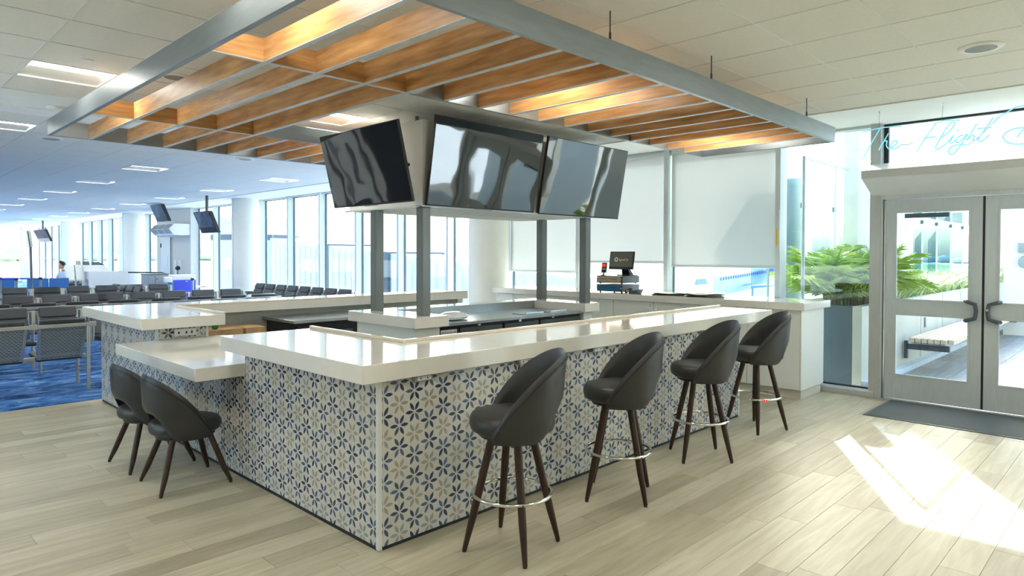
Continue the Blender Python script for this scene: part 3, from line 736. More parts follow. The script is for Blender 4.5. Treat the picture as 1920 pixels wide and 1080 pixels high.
fb = thing('bar_counter', 'far L-shaped bar with white quartz top beyond the low table', 'bar counter', (4.5, 8.3, 0))
Lprism([(1.975, 6.665), (2.74, 6.665), (2.74, 7.96), (7.13, 7.96), (7.13, 8.715), (1.975, 8.715)], ZUN, ZTOP).build('countertop', WHITE, fb, bevel=.004)
MB().box(2.715, 2.74, 6.665, 7.96, ZTOP, ZTOP + .022).box(2.715, 7.13, 7.96, 7.985, ZTOP, ZTOP + .022).build('counter_lip', WHITE_B, fb, bevel=.003, seg=1)
MB().box(TX + .008, 2.62, 6.808, 8.62, .0, ZUN).box(2.62, 7.0, 8.12, 8.62, 0, ZUN).build('body', CABIN, fb)
box('corner_trim', TX - .001, TX + .024, 6.80, 6.82, .01, ZUN - .001, TRIMW, fb); box('end_trim', 2.60, 2.625, 6.798, 6.81, .01, ZUN - .001, TRIMW, fb)
box('base_strip', TX + .005, TX + .02, 6.8, 8.62, 0, .03, GASK, fb)
tile_wall(fb, (TX, 0, 0), (0, -1, 0), (-1, 0, 0), -8.62, -6.822, .026, ZUN - .001, -3.30, .818)
tile_wall(fb, (0, 6.801, 0), (1, 0, 0), (0, -1, 0), TX + .025, 2.60, .863, ZUN - .001, 2.36, .86)
o = box('outlet_box', 2.30, 2.50, 6.775, 6.795, .885, .955, TRIMW, fb, bevel=.003)
MB().box(2.33, 2.345, 6.774, 6.775, .905, .93).box(2.40, 2.415, 6.774, 6.775, .905, .93).box(2.45, 2.465, 6.774, 6.775, .905, .93).build('socket_slots', BLACK, o)
MB().box(6.95, 7.05, 8.0, 8.12, 0, ZUN).build('end_post', CAB, fb)

# things behind the bar
ck = thing('undercounter_fridge', 'low dark undercounter fridge with stainless top under the far bar', 'fridge', (4.6, 7.7, 0))
box('steel_top', 3.78, 5.6, 7.27, 8.10, .86, .895, STEEL, ck, bevel=.003)
box('body', 3.84, 5.55, 7.36, 8.08, .02, .86, COOLER, ck)
o = box('fridge_door', 3.86, 4.68, 7.33, 7.36, .1, .82, COOLER, ck, bevel=.004); box('door_glass', 3.93, 4.61, 7.325, 7.33, .16, .74, SCR2, o); box('energy_sticker', 4.40, 4.48, 7.322, 7.325, .58, .72, YELL, o)
o = box('fridge_door', 4.70, 5.53, 7.33, 7.36, .1, .82, COOLER, ck, bevel=.004); box('door_glass', 4.77, 5.46, 7.325, 7.33, .16, .74, SCR2, o)
sh = thing('storage_shelf', 'low steel shelf under the far bar holding cardboard boxes', 'shelf', (3.2, 7.8, 0))
box('shelf_board', 2.66, 3.76, 7.25, 8.11, .495, .525, STEEL, sh)
for x in (2.69, 3.73):
    for y in (7.28, 8.08): box('leg', x - .02, x + .02, y - .02, y + .02, 0, .495, STEEL, sh)
for i, (x, y, rz) in enumerate(((2.945, 7.82, .02), (3.205, 7.83, -.02), (3.465, 7.82, .015))):
    t = thing('cardboard_box', ['brown cardboard box nearest the tiled bar end', 'middle brown cardboard box behind the low table', 'brown cardboard box beside the dark fridge'][i], 'box', (x, y, .526), rz, 'cardboard boxes under the far bar')
    box('carton', -.122, .122, -.25, .25, 0, .292, CARD, t, local=True, bevel=.004)
    for y0, y1, za, zb in ((-.25, -.006, .292, .296), (.006, .25, .296, .292)):
        MB().hexa([(-.122, y0, za), (.122, y0, za), (.122, y1, zb), (-.122, y1, zb), (-.122, y0, za + .004), (.122, y0, za + .004), (.122, y1, zb + .004), (-.122, y1, zb + .004)]).build('flap', CARD, t, local=True)
g = thing('green_bottle', 'round green plastic bottle on the cardboard boxes', 'bottle', (3.03, 7.66, .826))
MB().lathe([(.02, 0), (.034, .012), (.038, .034), (.03, .06), (.014, .07)], n=18).build('bottle', GREEN, g, local=True, smooth=True)
MB().lathe([(.014, .07), (.016, .074), (.016, .088), (.006, .092)], n=14).build('cap', TRIMW, g, local=True, smooth=True)

# island with the posts and screens
isl = thing('bar_island', 'white U-shaped bar island with stainless work top between the posts', 'island', (5.3, 5.6, 0))
Lprism([(3.83, 5.02), (4.25, 5.02), (4.25, 5.93), (6.47, 5.93), (6.47, 5.07), (6.76, 5.07), (6.76, 6.18), (3.83, 6.18)], .974, 1.08).build('rim_top', WHITE, isl, bevel=.004)
Lprism([(3.90, 5.095), (4.19, 5.095), (4.19, 6.02), (6.53, 6.02), (6.53, 5.14), (6.70, 5.14), (6.70, 6.11), (3.90, 6.11)], 0, .974).build('base', CAB, isl)
o = box('steel_worktop', 4.19, 6.53, 5.13, 6.02, .955, .985, STEEL, isl, bevel=.003)
box('steel_upstand', 4.252, 6.468, 5.915, 5.928, .985, 1.075, STEEL, o)
for x in (4.75, 5.37, 5.93): MB().cone((x, 5.13, .97), (x, 5.12, .97), .008, .008, 10).box(x - .02, x + .02, 5.122, 5.13, .935, .953).build('lock', CHROME, o)
box('cooler_body', 4.2, 6.52, 5.2, 6.0, .06, .955, COOLER, isl)
for x0, x1 in ((4.22, 4.5), (4.52, 5.14), (5.17, 5.73), (5.76, 6.5)): box('cooler_door', x0, x1, 5.165, 5.2, .12, .925, M('cooler_door_steel', (84, 88, 88), .3, .7, var=.1) if x0 > 4.5 else COOLER, isl, bevel=.004)
o = box('name_plate', 4.26, 4.47, 5.158, 5.165, .865, .915, TRIMW, isl)
text('plate_lettering', 'BEVERAGE-AIR', .03, (4.365, 5.157, .89), (PI / 2, 0, 0), TEXTB, o)
for x in (5.55, 5.98):
    t = tag(MB().box(x, x + .34, 5.22, 5.42, .985, .995).tube([(x + .02, 5.23, 1.0), (x + .32, 5.23, 1.0)], .012, 8).build('sliding_lid', STEEL), 'steel lid with rolled handle on the island, ' + ('nearer the white bag' if x < 5.8 else 'nearer the back right post'), 'lid', 'lids on the island work top')
bg_ = tag(MB().lathe([(.06, 0), (.13, .008), (.15, .03), (.13, .06), (.07, .082), (.02, .088)], (4.62, 5.40, .986), 24).build('plastic_bag', M('clear_white_plastic', (228, 234, 240), .15, var=.06, scale=12), smooth=True), 'puffy white plastic bag lying on the island work top', 'bag')
bg_.scale = (1.35, .8, 1); bg_.location = (4.62 * -.35, 5.40 * .2, 0)
for i, (x, y) in enumerate(((4.035, 5.165), (4.02, 5.94), (6.60, 5.165), (6.66, 5.95))):
    t = thing('steel_post', ['square grey steel post at the near left island corner', 'square grey steel post at the far left island corner', 'square grey steel post at the near right island corner', 'square grey steel post at the far right island corner'][i], 'post', (x, y, 1.08), 0, 'posts carrying the screens')
    box('shaft', x, x + .10, y, y + .105, 1.08, 2.142, POSTM, t, bevel=.004)
    box('back_channel', x + .10, x + .106, y + .02, y + .085, 1.08, 2.142, GASK, t)
bx = thing('screen_soffit', 'pale box over the island carrying the televisions', 'soffit', (5.3, 5.7, 2.142))
MB().box(4.02, 6.78, 5.15, 6.45, 2.146, 2.78).box(4.02, 6.78, 5.15, 6.12, 2.78, 2.99).build('shell', PLAST, bx)
for x in (4.3, 6.5): MB().cone((x, 5.6, 2.99), (x, 5.6, 3.13), .02, .02, 10).build('hanger', POSTM, bx)
MB().box(4.1, 6.7, 5.2, 5.22, 2.142, 2.147).box(4.1, 6.7, 5.4, 5.42, 2.142, 2.147).box(4.1, 6.7, 5.6, 5.62, 2.142, 2.147).box(4.1, 6.7, 5.8, 5.82, 2.142, 2.147).build('underside_tracks', ALUW, bx)
MB().box(3.98, 4.02, 5.12, 6.49, 2.142, 2.155).box(3.98, 6.82, 5.11, 5.15, 2.142, 2.155).build('edge_trim', ALUW, bx)
def telly(name, lab, o, w, h, ax, tilt, grp, arm=.06):
    """o: bottom left corner of the screen seen from the front, ax: horizontal direction, tilt: outward lean of the top edge"""
    ax = Vector(ax).normalized(); nrm = ax.cross(Vector((0, 0, 1))).normalized()
    up = (Vector((0, 0, 1)) * math.cos(tilt) + nrm * math.sin(tilt)); out = ax.cross(up).normalized()
    t = thing(name, lab, 'television', o, 0, grp)
    o = Vector(o)
    def slab(a0, a1, b0, b1, c0, c1): return [o + ax * a + up * b + out * c for c in (c0, c1) for a, b in ((a0, b0), (a1, b0), (a1, b1), (a0, b1))]
    MB().hexa(slab(0, w, 0, h, -.03, 0)).build('cabinet', TVB, t, bevel=.003, seg=1)
    MB().hexa(slab(w * .2, w * .8, h * .32, h * .72, -.065, -.03)).build('back_cover', TVB, t)
    s = MB().hexa(slab(.009, w - .009, .016, h - .009, 0, .002)).build('screen', SCR, t)
    MB().hexa(slab(w * .42, w * .58, -.008, .002, -.012, -.001)).build('badge', GRILLE, t)
    MB().hexa(slab(w * .3, w * .7, h * .45, h * .68, -.09, -.065)).build('bracket_plate', BLACK, t)
    for a in (.4, .6):
        p = o + ax * (w * a) + up * (h * .55) - out * .09
        MB().tube([p, p - nrm * arm], .018, 8).build('wall_arm', BLACK, t)
telly('television', 'dark tilted television on the end of the soffit facing the low table', (3.622, 6.097, 2.149), 1.315, .728, (0, -1, 0), R(13.5), 'televisions over the island', .36)
telly('television', 'tilted glossy television above the near left post, wide side', (4.03, 5.10, 2.152), 1.535, .87, (1, 0, 0), R(10), 'televisions over the island')
telly('television', 'tilted glossy television above the near right post, wide side', (5.645, 5.10, 2.142), 1.545, .885, (1, 0, 0), R(10), 'televisions over the island')
for i, x in enumerate((4.35, 5.2)):
    pass

# back counter along the windows
bk = thing('back_counter', 'long white cabinet counter along the windows', 'cabinet', (8.2, 5.5, 0))
ZK = 1.128
box('worktop', 7.80, 8.645, 2.94, 8.10, 1.04, ZK, WHITE, bk, bevel=.004)
box('toe_kick', 7.88, 8.5, 3.0, 8.02, -.004, .105, CONC, bk)
box('end_panel', 7.845, 8.54, 2.985, 3.0, .105, 1.04, CAB, bk, bevel=.002, seg=1)
box('carcass', 7.87, 8.6, 3.001, 8.05, .105, 1.04, CABIN, bk)
seams = [3.0, 3.64, 4.3, 4.97, 5.64, 6.31, 6.98, 7.65, 8.04]
for i in range(8):
    a, b = seams[i] + .003, seams[i + 1] - .003
    d = box('cabinet_door', 7.846, 7.868, a, b, .108, 1.035, CAB, bk, bevel=.002, seg=1)
    if i in (1, 2, 3, 4, 5, 6):
        ky = a + .05 if i % 2 == 1 else b - .05
        if i in (2, 3, 6, 5): 
            MB().cone((7.846, ky, .94), (7.825, ky, .94), .006, .013, 12).build('knob', CHROME, d, smooth=True)
            MB().cone((7.846, ky, .985), (7.838, ky, .985), .01, .01, 12).build('lock', CHROME, d, smooth=True)
for i in (0, 1):
    z = ZK + .004 + i * .125
    t = thing('cash_drawer', ['blue-fronted cash drawer at the bottom of the stack', 'tan-fronted cash drawer on top of the blue one'][i], 'cash drawer', (8.13, 5.76, z))
    MB().box(7.93, 8.36, 5.54, 6.0, z + .012, z + .115).build('case', DGREY, t, bevel=.004)
    d = box('drawer_front', 7.917, 7.93, 5.572, 5.98, z + .022, z + .104, [BLUED, TAN][i], t, bevel=.003)
    MB().box(7.914, 7.917, 5.8, 5.93, z + .07, z + .076).box(7.914, 7.917, 5.63, 5.76, z + .07, z + .076).build('slots', BLACK, d)
    MB().cone((7.93, 5.556, z + .065), (7.912, 5.556, z + .065), .009, .009, 12).build('lock', CHROME, t)
    for x, y in ((7.97, 5.58), (7.97, 5.96), (8.32, 5.58), (8.32, 5.96)): MB().cone((x, y, z - .004), (x, y, z + .012), .014, .014, 10).build('foot', BLACK, t)
zt = ZK + .004 + .125 + .115
t = thing('register_monitor', 'tilted register monitor with a white logo on the cash drawers', 'monitor', (8.2, 5.72, zt))
MB().box(8.13, 8.35, 5.56, 5.78, zt, zt + .014).build('base', BLACK, t, bevel=.004)
MB().hexa([(8.2, 5.60, zt + .014), (8.3, 5.60, zt + .014), (8.3, 5.74, zt + .014), (8.2, 5.74, zt + .014), (8.15, 5.62, zt + .15), (8.18, 5.62, zt + .15), (8.18, 5.72, zt + .15), (8.15, 5.72, zt + .15)]).build('stand', BLACK, t, bevel=.004)
up = Vector((.16, 0, .98)).normalized()
def mon(a0, a1, b0, b1, c0, c1):
    o_ = Vector((8.075, 5.89, zt + .095)); ax = Vector((.1, -1, 0)).normalized(); out = ax.cross(up).normalized()
    return [o_ + ax * a + up * b + out * c for c in (c0, c1) for a, b in ((a0, b0), (a1, b0), (a1, b1), (a0, b1))]
MB().hexa(mon(0, .40, 0, .265, -.025, 0)).build('housing', BLACK, t, bevel=.004)
MB().hexa(mon(.016, .384, .035, .25, 0, .0015)).build('display', DISP, t)
lg = MB()
axm = Vector((.1, -1, 0)).normalized(); outm = axm.cross(up).normalized(); om = Vector((8.075, 5.89, zt + .095)) + outm * .003
lg.tube([om + axm * (.115 + .022 * math.cos(a)) + up * (.145 + .025 * math.sin(a)) for a in [2 * PI * k / 20 for k in range(20)]], .0075, 8, closed=True)
lg.build('logo_ring', TEXTW, t, smooth=True)
o = text('logo_lettering', 'SpotOn', .05, om + axm * .235 + up * .142, (0, 0, 0), TEXTW, t)
o.rotation_euler = Matrix((axm, up, outm)).transposed().to_euler()
text('badge_lettering', 'ELO', .016, om + axm * .2 + up * .018, o.rotation_euler, TEXTW, t) if False else None
t = thing('card_reader', 'small card reader with a red screen beside the monitor', 'card reader', (8.03, 5.98, zt))
MB().lathe([(.045, 0), (.048, .006), (.02, .014)], (8.04, 5.96, zt), 18).build('foot', BLACK, t, smooth=True)
MB().tube([(8.04, 5.96, zt + .01), (8.055, 5.96, zt + .05)], .011, 8).build('stem', BLACK, t)
rp = lambda a0, a1, b0, b1, c0, c1: [Vector((8.015, 5.985, zt + .045)) + axm * a + up * b + outm * c for c in (c0, c1) for a, b in ((a0, b0), (a1, b0), (a1, b1), (a0, b1))]
MB().hexa(rp(0, .08, 0, .145, -.025, 0)).build('body', BLACK, t, bevel=.004)
MB().hexa(rp(.01, .07, .09, .125, 0, .001)).build('red_screen', RED, t); MB().hexa(rp(.01, .07, .055, .088, 0, .001)).build('screen', M('reader_brown', (92, 52, 44), .3), t); MB().hexa(rp(.01, .07, .046, .054, 0, .001)).build('strip', TEXTW, t)
t = thing('barcode_scanner', 'small black handheld scanner in a cradle beside the cash drawers', 'scanner', (8.0, 5.42, ZK))
MB().hexa([(7.93, 5.44, ZK), (8.06, 5.44, ZK), (8.06, 5.30, ZK), (7.93, 5.30, ZK), (7.93, 5.44, ZK + .03), (8.06, 5.44, ZK + .03), (8.06, 5.26, ZK + .07), (7.93, 5.26, ZK + .07)]).build('cradle', DGREY, t, bevel=.005)
MB().tube([(7.95, 5.50, ZK + .02), (7.95, 5.45, ZK + .045), (7.95, 5.40, ZK + .06)], .024, 10).build('scanner_head', BLACK, t, smooth=True); MB().box(7.922, 7.93, 5.43, 5.47, ZK + .03, ZK + .045).build('label', YELL, t)
for i, (x, y, rz, k) in enumerate(((8.12, 4.88, .1, 0), (8.2, 4.55, -.12, 1), (8.12, 4.35, .25, 2))):
    t = thing('newspaper', ['folded newspaper nearest the cash drawers', 'folded newspaper in the middle of the counter pile', 'crumpled newspaper nearest the airplane window'][k], 'newspaper', (x, y, ZK), rz, 'newspapers on the back counter')
    for q in range(3):
        mb = MB(); nx, ny = 6, 8
        vs = [(-.17 + .34 * a / nx, -.24 + .48 * b / ny, .004 + q * .009 + .012 * (1 + k) * .5 * (math.sin(a * 1.1 + q + k) * math.cos(b * .9 + k) + 1) * (.4 if q == 0 else .8)) for a in range(nx + 1) for b in range(ny + 1)]
        fs = [(a * (ny + 1) + b, (a + 1) * (ny + 1) + b, (a + 1) * (ny + 1) + b + 1, a * (ny + 1) + b + 1) for a in range(nx) for b in range(ny)]
        mb.add(vs + [(x_, y_, z_ - .003) for x_, y_, z_ in vs], fs + [tuple(i_ + len(vs) for i_ in f[::-1]) for f in fs])
        o = mb.build('sheet', PAPER, t, local=True, smooth=True); o.rotation_euler = (0, 0, .06 * q)

# ------------------------------------------------------------------ bar stools and dining chairs
def shell(z0, ztop, zgap, r0, rtop, phimax, thick, gapw):
    """wrap-around upholstered back: angle 0 is the back (-Y), running forward to +-phimax"""
    mb = MB(); NF = 40; prof = []
    vs = []; K = 0
    for i in range(NF + 1):
        f = -1 + 2 * i / NF; phi = f * phimax; a = abs(phi)
        s = max(0, 1 - (a / phimax) ** 2.0)
        zt = z0 + .035 + (ztop - z0 - .035) * (1 - min(1, a / phimax) ** 2.15)
        gz = zgap * (math.exp(-(a / gapw) ** 4))
        zb = z0 + gz
        if zb > zt - .03: zb = zt - .03
        ring = []
        NT = 7
        hgt = zt - zb
        def rad(z): return r0 + (rtop - r0) * max(0, (z - z0) / (ztop - z0)) ** 1.1
        for q in range(NT + 1):
            z = zb + hgt * q / NT
            e = thick / 2 * min(1, 6 * min(q, NT - q) / NT + .35)
            ring.append((rad(z) + e, z))
        ring.append((rad(zt), zt + thick * .35))
        for q in range(NT, -1, -1):
            z = zb + hgt * q / NT
            e = thick / 2 * min(1, 6 * min(q, NT - q) / NT + .35)
            ring.append((rad(z) - e, z))
        ring.append((rad(zb), zb - thick * .3))
        K = len(ring)
        for r_, z in ring: vs.append((r_ * math.sin(phi), -r_ * math.cos(phi), z))
    fs = []
    for i in range(NF):
        for q in range(K): fs.append((i * K + q, (i + 1) * K + q, (i + 1) * K + (q + 1) % K, i * K + (q + 1) % K))
    fs += [tuple(range(K)), tuple(range(NF * K, NF * K + K))[::-1]]
    mb.add(vs, fs); return mb
def seam(z0, ztop, r0, rtop, phimax, thick):
    pts = []
    for i in range(41):
        f = -1 + 2 * i / 40; phi = f * phimax * .985; a = abs(phi)
        zt = z0 + .035 + (ztop - z0 - .035) * (1 - min(1, a / phimax) ** 2.15) - .022
        r_ = r0 + (rtop - r0) * max(0, (zt - z0) / (ztop - z0)) ** 1.1 + thick * .53
        pts.append((r_ * math.sin(phi), -r_ * math.cos(phi), zt))
    return MB().tube(pts, .0028, 6)
def seatpad(r, z0, z1, cush=.02):
    h = z1 - z0
    return MB().lathe([(r * .55, z0), (r * .86, z0 + .004), (r * .965, z0 + h * .2), (r, z0 + h * .45), (r * .99, z0 + h * .72), (r * .93, z1 - .008), (r * .8, z1 + .002), (r * .4, z1 + cush * .7), (.004, z1 + cush)], n=40)
def leg_mb(ang, rt, zt, rb, w0, w1, bend=None):
    c, s = math.cos(ang), math.sin(ang)
    mb = MB()
    k = .3
    rm = rb + (rt - rb) * k
    A = mb.ring((rt * c, rt * s, zt), (rt * c - rm * c, rt * s - rm * s, zt * .7), w0, 18)
    pts = [((rt * c, rt * s, zt), w0), ((rm * c, rm * s, zt * k), w0 * .93), ((rb * c, rb * s, .012), w1)]
    vs = []; n = 18
    for p, w in pts: vs += mb.ring(p, (rt * c - rb * c, rt * s - rb * s, zt), w, n)
    vs += mb.ring((rb * c, rb * s, 0.0), (0, 0, 1), w1 * .9, n)
    fs = []
    m = len(pts) + 1
    for i in range(m - 1): fs += [(i * n + j, i * n + (j + 1) % n, (i + 1) * n + (j + 1) % n, (i + 1) * n + j) for j in range(n)]
    fs += [tuple(range(n))[::-1], tuple(range((m - 1) * n, m * n))]
    return mb.add(vs, [f[::-1] for f in fs])
def make_stool(legrot):
    t = thing('bar_stool', 'x', 'stool')
    seatpad(.248, .668, .782).build('seat', LEATH, t, local=True, smooth=True, auto=60)
    b = shell(.662, 1.125, .18, .258, .296, R(120), .036, R(46)).build('backrest', LEATH, t, local=True, smooth=True, auto=80)
    seam(.662, 1.125, .256, .298, R(118), .036).build('seam', BLACK, b, local=True, smooth=True)
    MB().lathe([(.17, .645), (.19, .65), (.19, .672), (.17, .674)], n=30).build('swivel_plate', BLACK, t, local=True)
    for k in range(4): leg_mb(legrot + PI / 2 * k, .115, .655, .278, .0235, .0135).build('leg', LEGW, t, local=True, smooth=True)
    rr, zr = .226, .318
    f = MB().tube([(rr * math.cos(2 * PI * k / 48), rr * math.sin(2 * PI * k / 48), zr) for k in range(48)], .0105, 10, closed=True).build('foot_ring', CHROME, t, local=True, smooth=True)
    s = MB()
    for k in range(4):
        a = legrot + PI / 2 * k; s.cone(((rr + .009) * math.cos(a), (rr + .009) * math.sin(a), zr), ((rr + .014) * math.cos(a), (rr + .014) * math.sin(a), zr), .006, .005, 10)
    s.build('screw', DGREY, f, local=True)
    return t
STO = [((2.727, 2.662), 140, -31), ((3.849, 2.717), 138, -14), ((5.063, 2.748), 136, 1), ((6.275, 2.815), 132, 28)]
ORD = ['nearest black bar stool, at the near corner end of the tiled bar', 'second black bar stool along the tiled bar from its near corner', 'third black bar stool along the tiled bar, before the one by the cabinet', 'black bar stool with a red tag on its ring, beside the white cabinet']
for i, ((x, y), head, lr) in enumerate(STO):
    t = make_stool(R(lr) - R(head - 90)); t.location = (x, y, 0); t.rotation_euler = (0, 0, R(head - 90)); t['label'] = ORD[i]; t['group'] = 'bar stools along the tiled bar'
    if i == 3:
        a = R(225) - R(head - 90)
        p = Vector((.238 * math.cos(a), .238 * math.sin(a), .318)); tn = Vector((-math.sin(a), math.cos(a), 0)); nn = Vector((math.cos(a), math.sin(a), 0))
        o = MB().hexa([p + tn * d + nn * e + Vector((0, 0, z)) for z in (-.011, .011) for d, e in ((-.018, -.002), (.018, -.002), (.018, 0), (-.018, 0))]).build('red_tag', RED, t, local=True)
        MB().hexa([p + tn * d + nn * e + Vector((0, 0, z)) for z in (-.006, .006) for d, e in ((-.003, 0), (.003, 0), (.003, .001), (-.003, .001))]).build('tag_mark', TEXTW, o, local=True)
def make_chair():
    t = thing('dining_chair', 'black leather dining chair pushed in at the low table, nearer the bar corner', 'chair', group='dining chairs at the low table')
    seatpad(.245, .375, .475).build('seat', LEATH, t, local=True, smooth=True, auto=60)
    b = shell(.372, .815, .19, .252, .275, R(112), .036, R(46)).build('backrest', LEATH, t, local=True, smooth=True, auto=80)
    seam(.372, .815, .252, .275, R(112), .036).build('seam', BLACK, b, local=True, smooth=True)
    MB().lathe([(.17, .35), (.2, .355), (.2, .378), (.17, .38)], n=30).build('seat_frame', BLACK, t, local=True)
    for a in (45, 135, 225, 315): leg_mb(R(a), .175, .365, .335, .0215, .0125).build('leg', LEGW, t, local=True, smooth=True)
    return t
ch = make_chair(); ch.location = (1.815, 5.135, 0); ch.rotation_euler = (0, 0, R(-92))
dup(ch, (1.80, 5.83, 0), R(-88), 'black leather dining chair pushed in at the low table, farther from the bar corner')

# entrance mat
em = thing('entrance_mat', 'grey ribbed entrance mat in front of the glass doors', 'mat', (8.1, 1.3, .001))
box('carpet_pile', 7.62, 8.56, .34, 2.215, .001, .011, MATM, em); MB().box(7.59, 8.59, 2.215, 2.245, .001, .008).box(7.59, 7.62, .31, 2.215, .001, .008).box(8.56, 8.59, .31, 2.215, .001, .008).build('rubber_edge', DGREY, em)

# ------------------------------------------------------------------ waiting area: beam seats
PIT = .605
def uvplane(o, w, h):
    uv = o.data.uv_layers.new(name='UVMap')
    for lp in o.data.loops:
        v = o.data.vertices[lp.vertex_index].co; uv.data[lp.index].uv = (v.x, v.z * 1.03)
def make_bench(n, lab, legs_at, group, arms=True):
    """faces +Y locally; the back stands at y = 0, seats run in +Y; x centred on the first seat"""
    t = thing('beam_seat', lab, 'bench', group=group)
    L = PIT * n
    for k in range(n):
        x = PIT * k
        pan = MB().hexa([(x - .25, .015, .80), (x + .25, .015, .80), (x + .25, .027, .80), (x - .25, .027, .80), (x - .25, .012, .803), (x + .25, .012, .803), (x + .25, .024, .803), (x - .25, .024, .803)])
        p = MB().add([(x - .245, .0, .80), (x + .245, .0, .80), (x + .225, .17, .40), (x - .225, .17, .40)], [(0, 1, 2, 3)]).build('back_panel', PERF, t, local=True); uvplane(p, 1, 1)
        MB().hexa([(x - .255, -.004, .80), (x - .225, -.004, .80), (x - .225, .012, .805), (x - .255, .012, .805), (x - .235, .166, .40), (x - .2, .166, .40), (x - .2, .184, .405), (x - .235, .184, .405)]).build('panel_edge', SILV, p, local=True)
        MB().hexa([(x + .225, -.004, .80), (x + .255, -.004, .80), (x + .255, .012, .805), (x + .225, .012, .805), (x + .2, .166, .40), (x + .235, .166, .40), (x + .235, .184, .405), (x + .2, .184, .405)]).build('panel_edge', SILV, p, local=True)
        MB().hexa([(x - .235, .20, .445), (x + .235, .20, .445), (x + .235, .245, .46), (x - .235, .245, .46), (x - .235, .055, .735), (x + .235, .055, .735), (x + .235, .105, .745), (x - .235, .105, .745)]).build('back_cushion', LEATG, t, local=True, bevel=.018)
        MB().hexa([(x - .235, .052, .74), (x + .235, .052, .74), (x + .235, .108, .75), (x - .235, .108, .75), (x - .235, -.005, .885), (x + .235, -.005, .885), (x + .235, .05, .895), (x - .235, .05, .895)]).build('head_cushion', LEATG, t, local=True, bevel=.02)
        MB().hexa([(x - .24, .2, .37), (x + .24, .2, .37), (x + .24, .62, .40), (x - .24, .62, .40), (x - .24, .2, .43), (x + .24, .2, .43), (x + .24, .63, .46), (x - .24, .63, .46)]).build('seat_cushion', LEATG, t, local=True, bevel=.02)
    MB().box(-.32, L - .29, -.03, .0, .79, .835).build('top_rail', SILV, t, local=True, bevel=.006)
    MB().box(-.3, L - .31, .25, .31, .372, .424).build('seat_beam', SILV, t, local=True, bevel=.006)
    for k in range(n + 1):
        x = PIT * (k - .5)
        MB().box(x - .035, x + .035, -.036, -.004, .785, .845).build('rail_bracket', SILV, t, local=True, bevel=.004, seg=1)
        if arms:
            MB().hexa([(x - .022, .02, .60), (x + .022, .02, .60), (x + .022, .07, .60), (x - .022, .07, .60), (x - .022, .0, .835), (x + .022, .0, .835), (x + .022, .05, .835), (x - .022, .05, .835)]).tube([(x, .1, .62), (x, .5, .63), (x, .56, .6), (x, .56, .4)], .012, 8).build('arm_frame', SILV, t, local=True)
            MB().tube([(x, .12, .645), (x, .5, .652), (x, .555, .63)], .02, 8).build('arm_rest', BLACK, t, local=True, smooth=True)
    for x in legs_at:
        MB().cone((x, -.015, 0), (x, -.015, .80), .021, .021, 14).build('leg', SILV, t, local=True, smooth=True)
        MB().cone((x + .02, .60, 0), (x + .02, .60, .37), .019, .019, 14).build('leg', SILV, t, local=True, smooth=True)
        MB().tube([(x + .003, .0, .30), (x + .018, .59, .22)], .008, 6).tube([(x + .003, .0, .26), (x + .018, .59, .18)], .008, 6).build('leg_brace', SILV, t, local=True)
    return t
GB = 'beam seats in the waiting area'
b1 = make_bench(4, 'nearest beam seat, its perforated steel back towards the bar', [.3, 2.07], GB, arms=False); b1.location = (.13, 9.44, 0)
b2 = make_bench(3, 'beam seat with perforated back partly hidden behind the bar end', [-.18, 1.4], GB, arms=False); b2.location = (2.72, 9.44, 0)
bf = make_bench(5, 'second row beam seat, first one with black cushions facing the bar', [.3, 2.1], GB); bf.location = (2.345, 11.75, 0); bf.rotation_euler = (0, 0, PI)
# rows behind: facing the bar (rotated) and facing away, alternately
dup(bf, (5.4, 11.75, 0), PI, 'beam seat of the second row hidden mostly by the far bar run', GB)
dup(b1, (1.7, 12.75, 0), 0, 'third row beam seat facing the far windows, seen over its top edge', GB)
dup(b1, (4.2, 12.75, 0), 0, 'third row beam seat facing away, behind the far bar run', GB)
dup(bf, (3.62, 15.15, 0), PI, 'fourth row beam seat of black cushions, end nearer the blue panels', GB)
dup(bf, (6.33, 15.15, 0), PI, 'fourth row beam seat of black cushions, end nearer the windows', GB)
dup(bf, (3.55, 18.9, 0), PI, 'farthest facing beam seat in front of the blue low panels', GB)
dup(bf, (6.01, 18.9, 0), PI, 'farthest facing beam seat in front of the white gate desk', GB)
wr = make_bench(8, 'row of eight grey cushioned seats along the windows beside the jet bridge', [.3, 2.4, 4.0], GB); wr.location = (8.15, 17.5, 0); wr.rotation_euler = (0, 0, PI / 2)
wr.location = (8.15, 13.2, 0)
dup(b1, (5.2, 17.6, 0), R(90), 'beam seat set at right angles beside the window row', GB)

# gate furniture
pd = thing('gate_desk', 'white gate desk with a plain front panel in the waiting area', 'desk', (6.3, 25, 0))
box('front_panel', 5.80, 6.94, 24.75, 24.80, .0, 1.095, PODW, pd); box('side_panel', 5.80, 5.86, 24.8, 25.6, 0, 1.095, PODW, pd); box('side_panel', 6.88, 6.94, 24.8, 25.6, 0, 1.095, PODW, pd); box('desk_top', 5.86, 6.88, 24.8, 25.5, .72, .76, PODW, pd)
kk = thing('check_in_kiosk', 'pair of pale slanted kiosk panels with a rounded shelf beside the gate desk', 'kiosk', (5.5, 25, 0))
for x in (5.27, 5.52): MB().hexa([(x, 25.0, .82), (x + .2, 25.0, .82), (x + .2, 25.2, .82), (x, 25.2, .82), (x - .02, 25.1, 1.31), (x + .2, 25.1, 1.31), (x + .22, 25.25, 1.31), (x - .02, 25.25, 1.31)]).build('panel', CAB, kk)
MB().hexa([(5.70, 24.86, 1.1), (6.5, 24.86, 1.1), (6.5, 25.2, 1.1), (5.70, 25.2, 1.1), (5.70, 24.95, 1.3), (6.28, 24.95, 1.3), (6.28, 25.2, 1.3), (5.70, 25.2, 1.3)]).build('wing', PODW, kk)
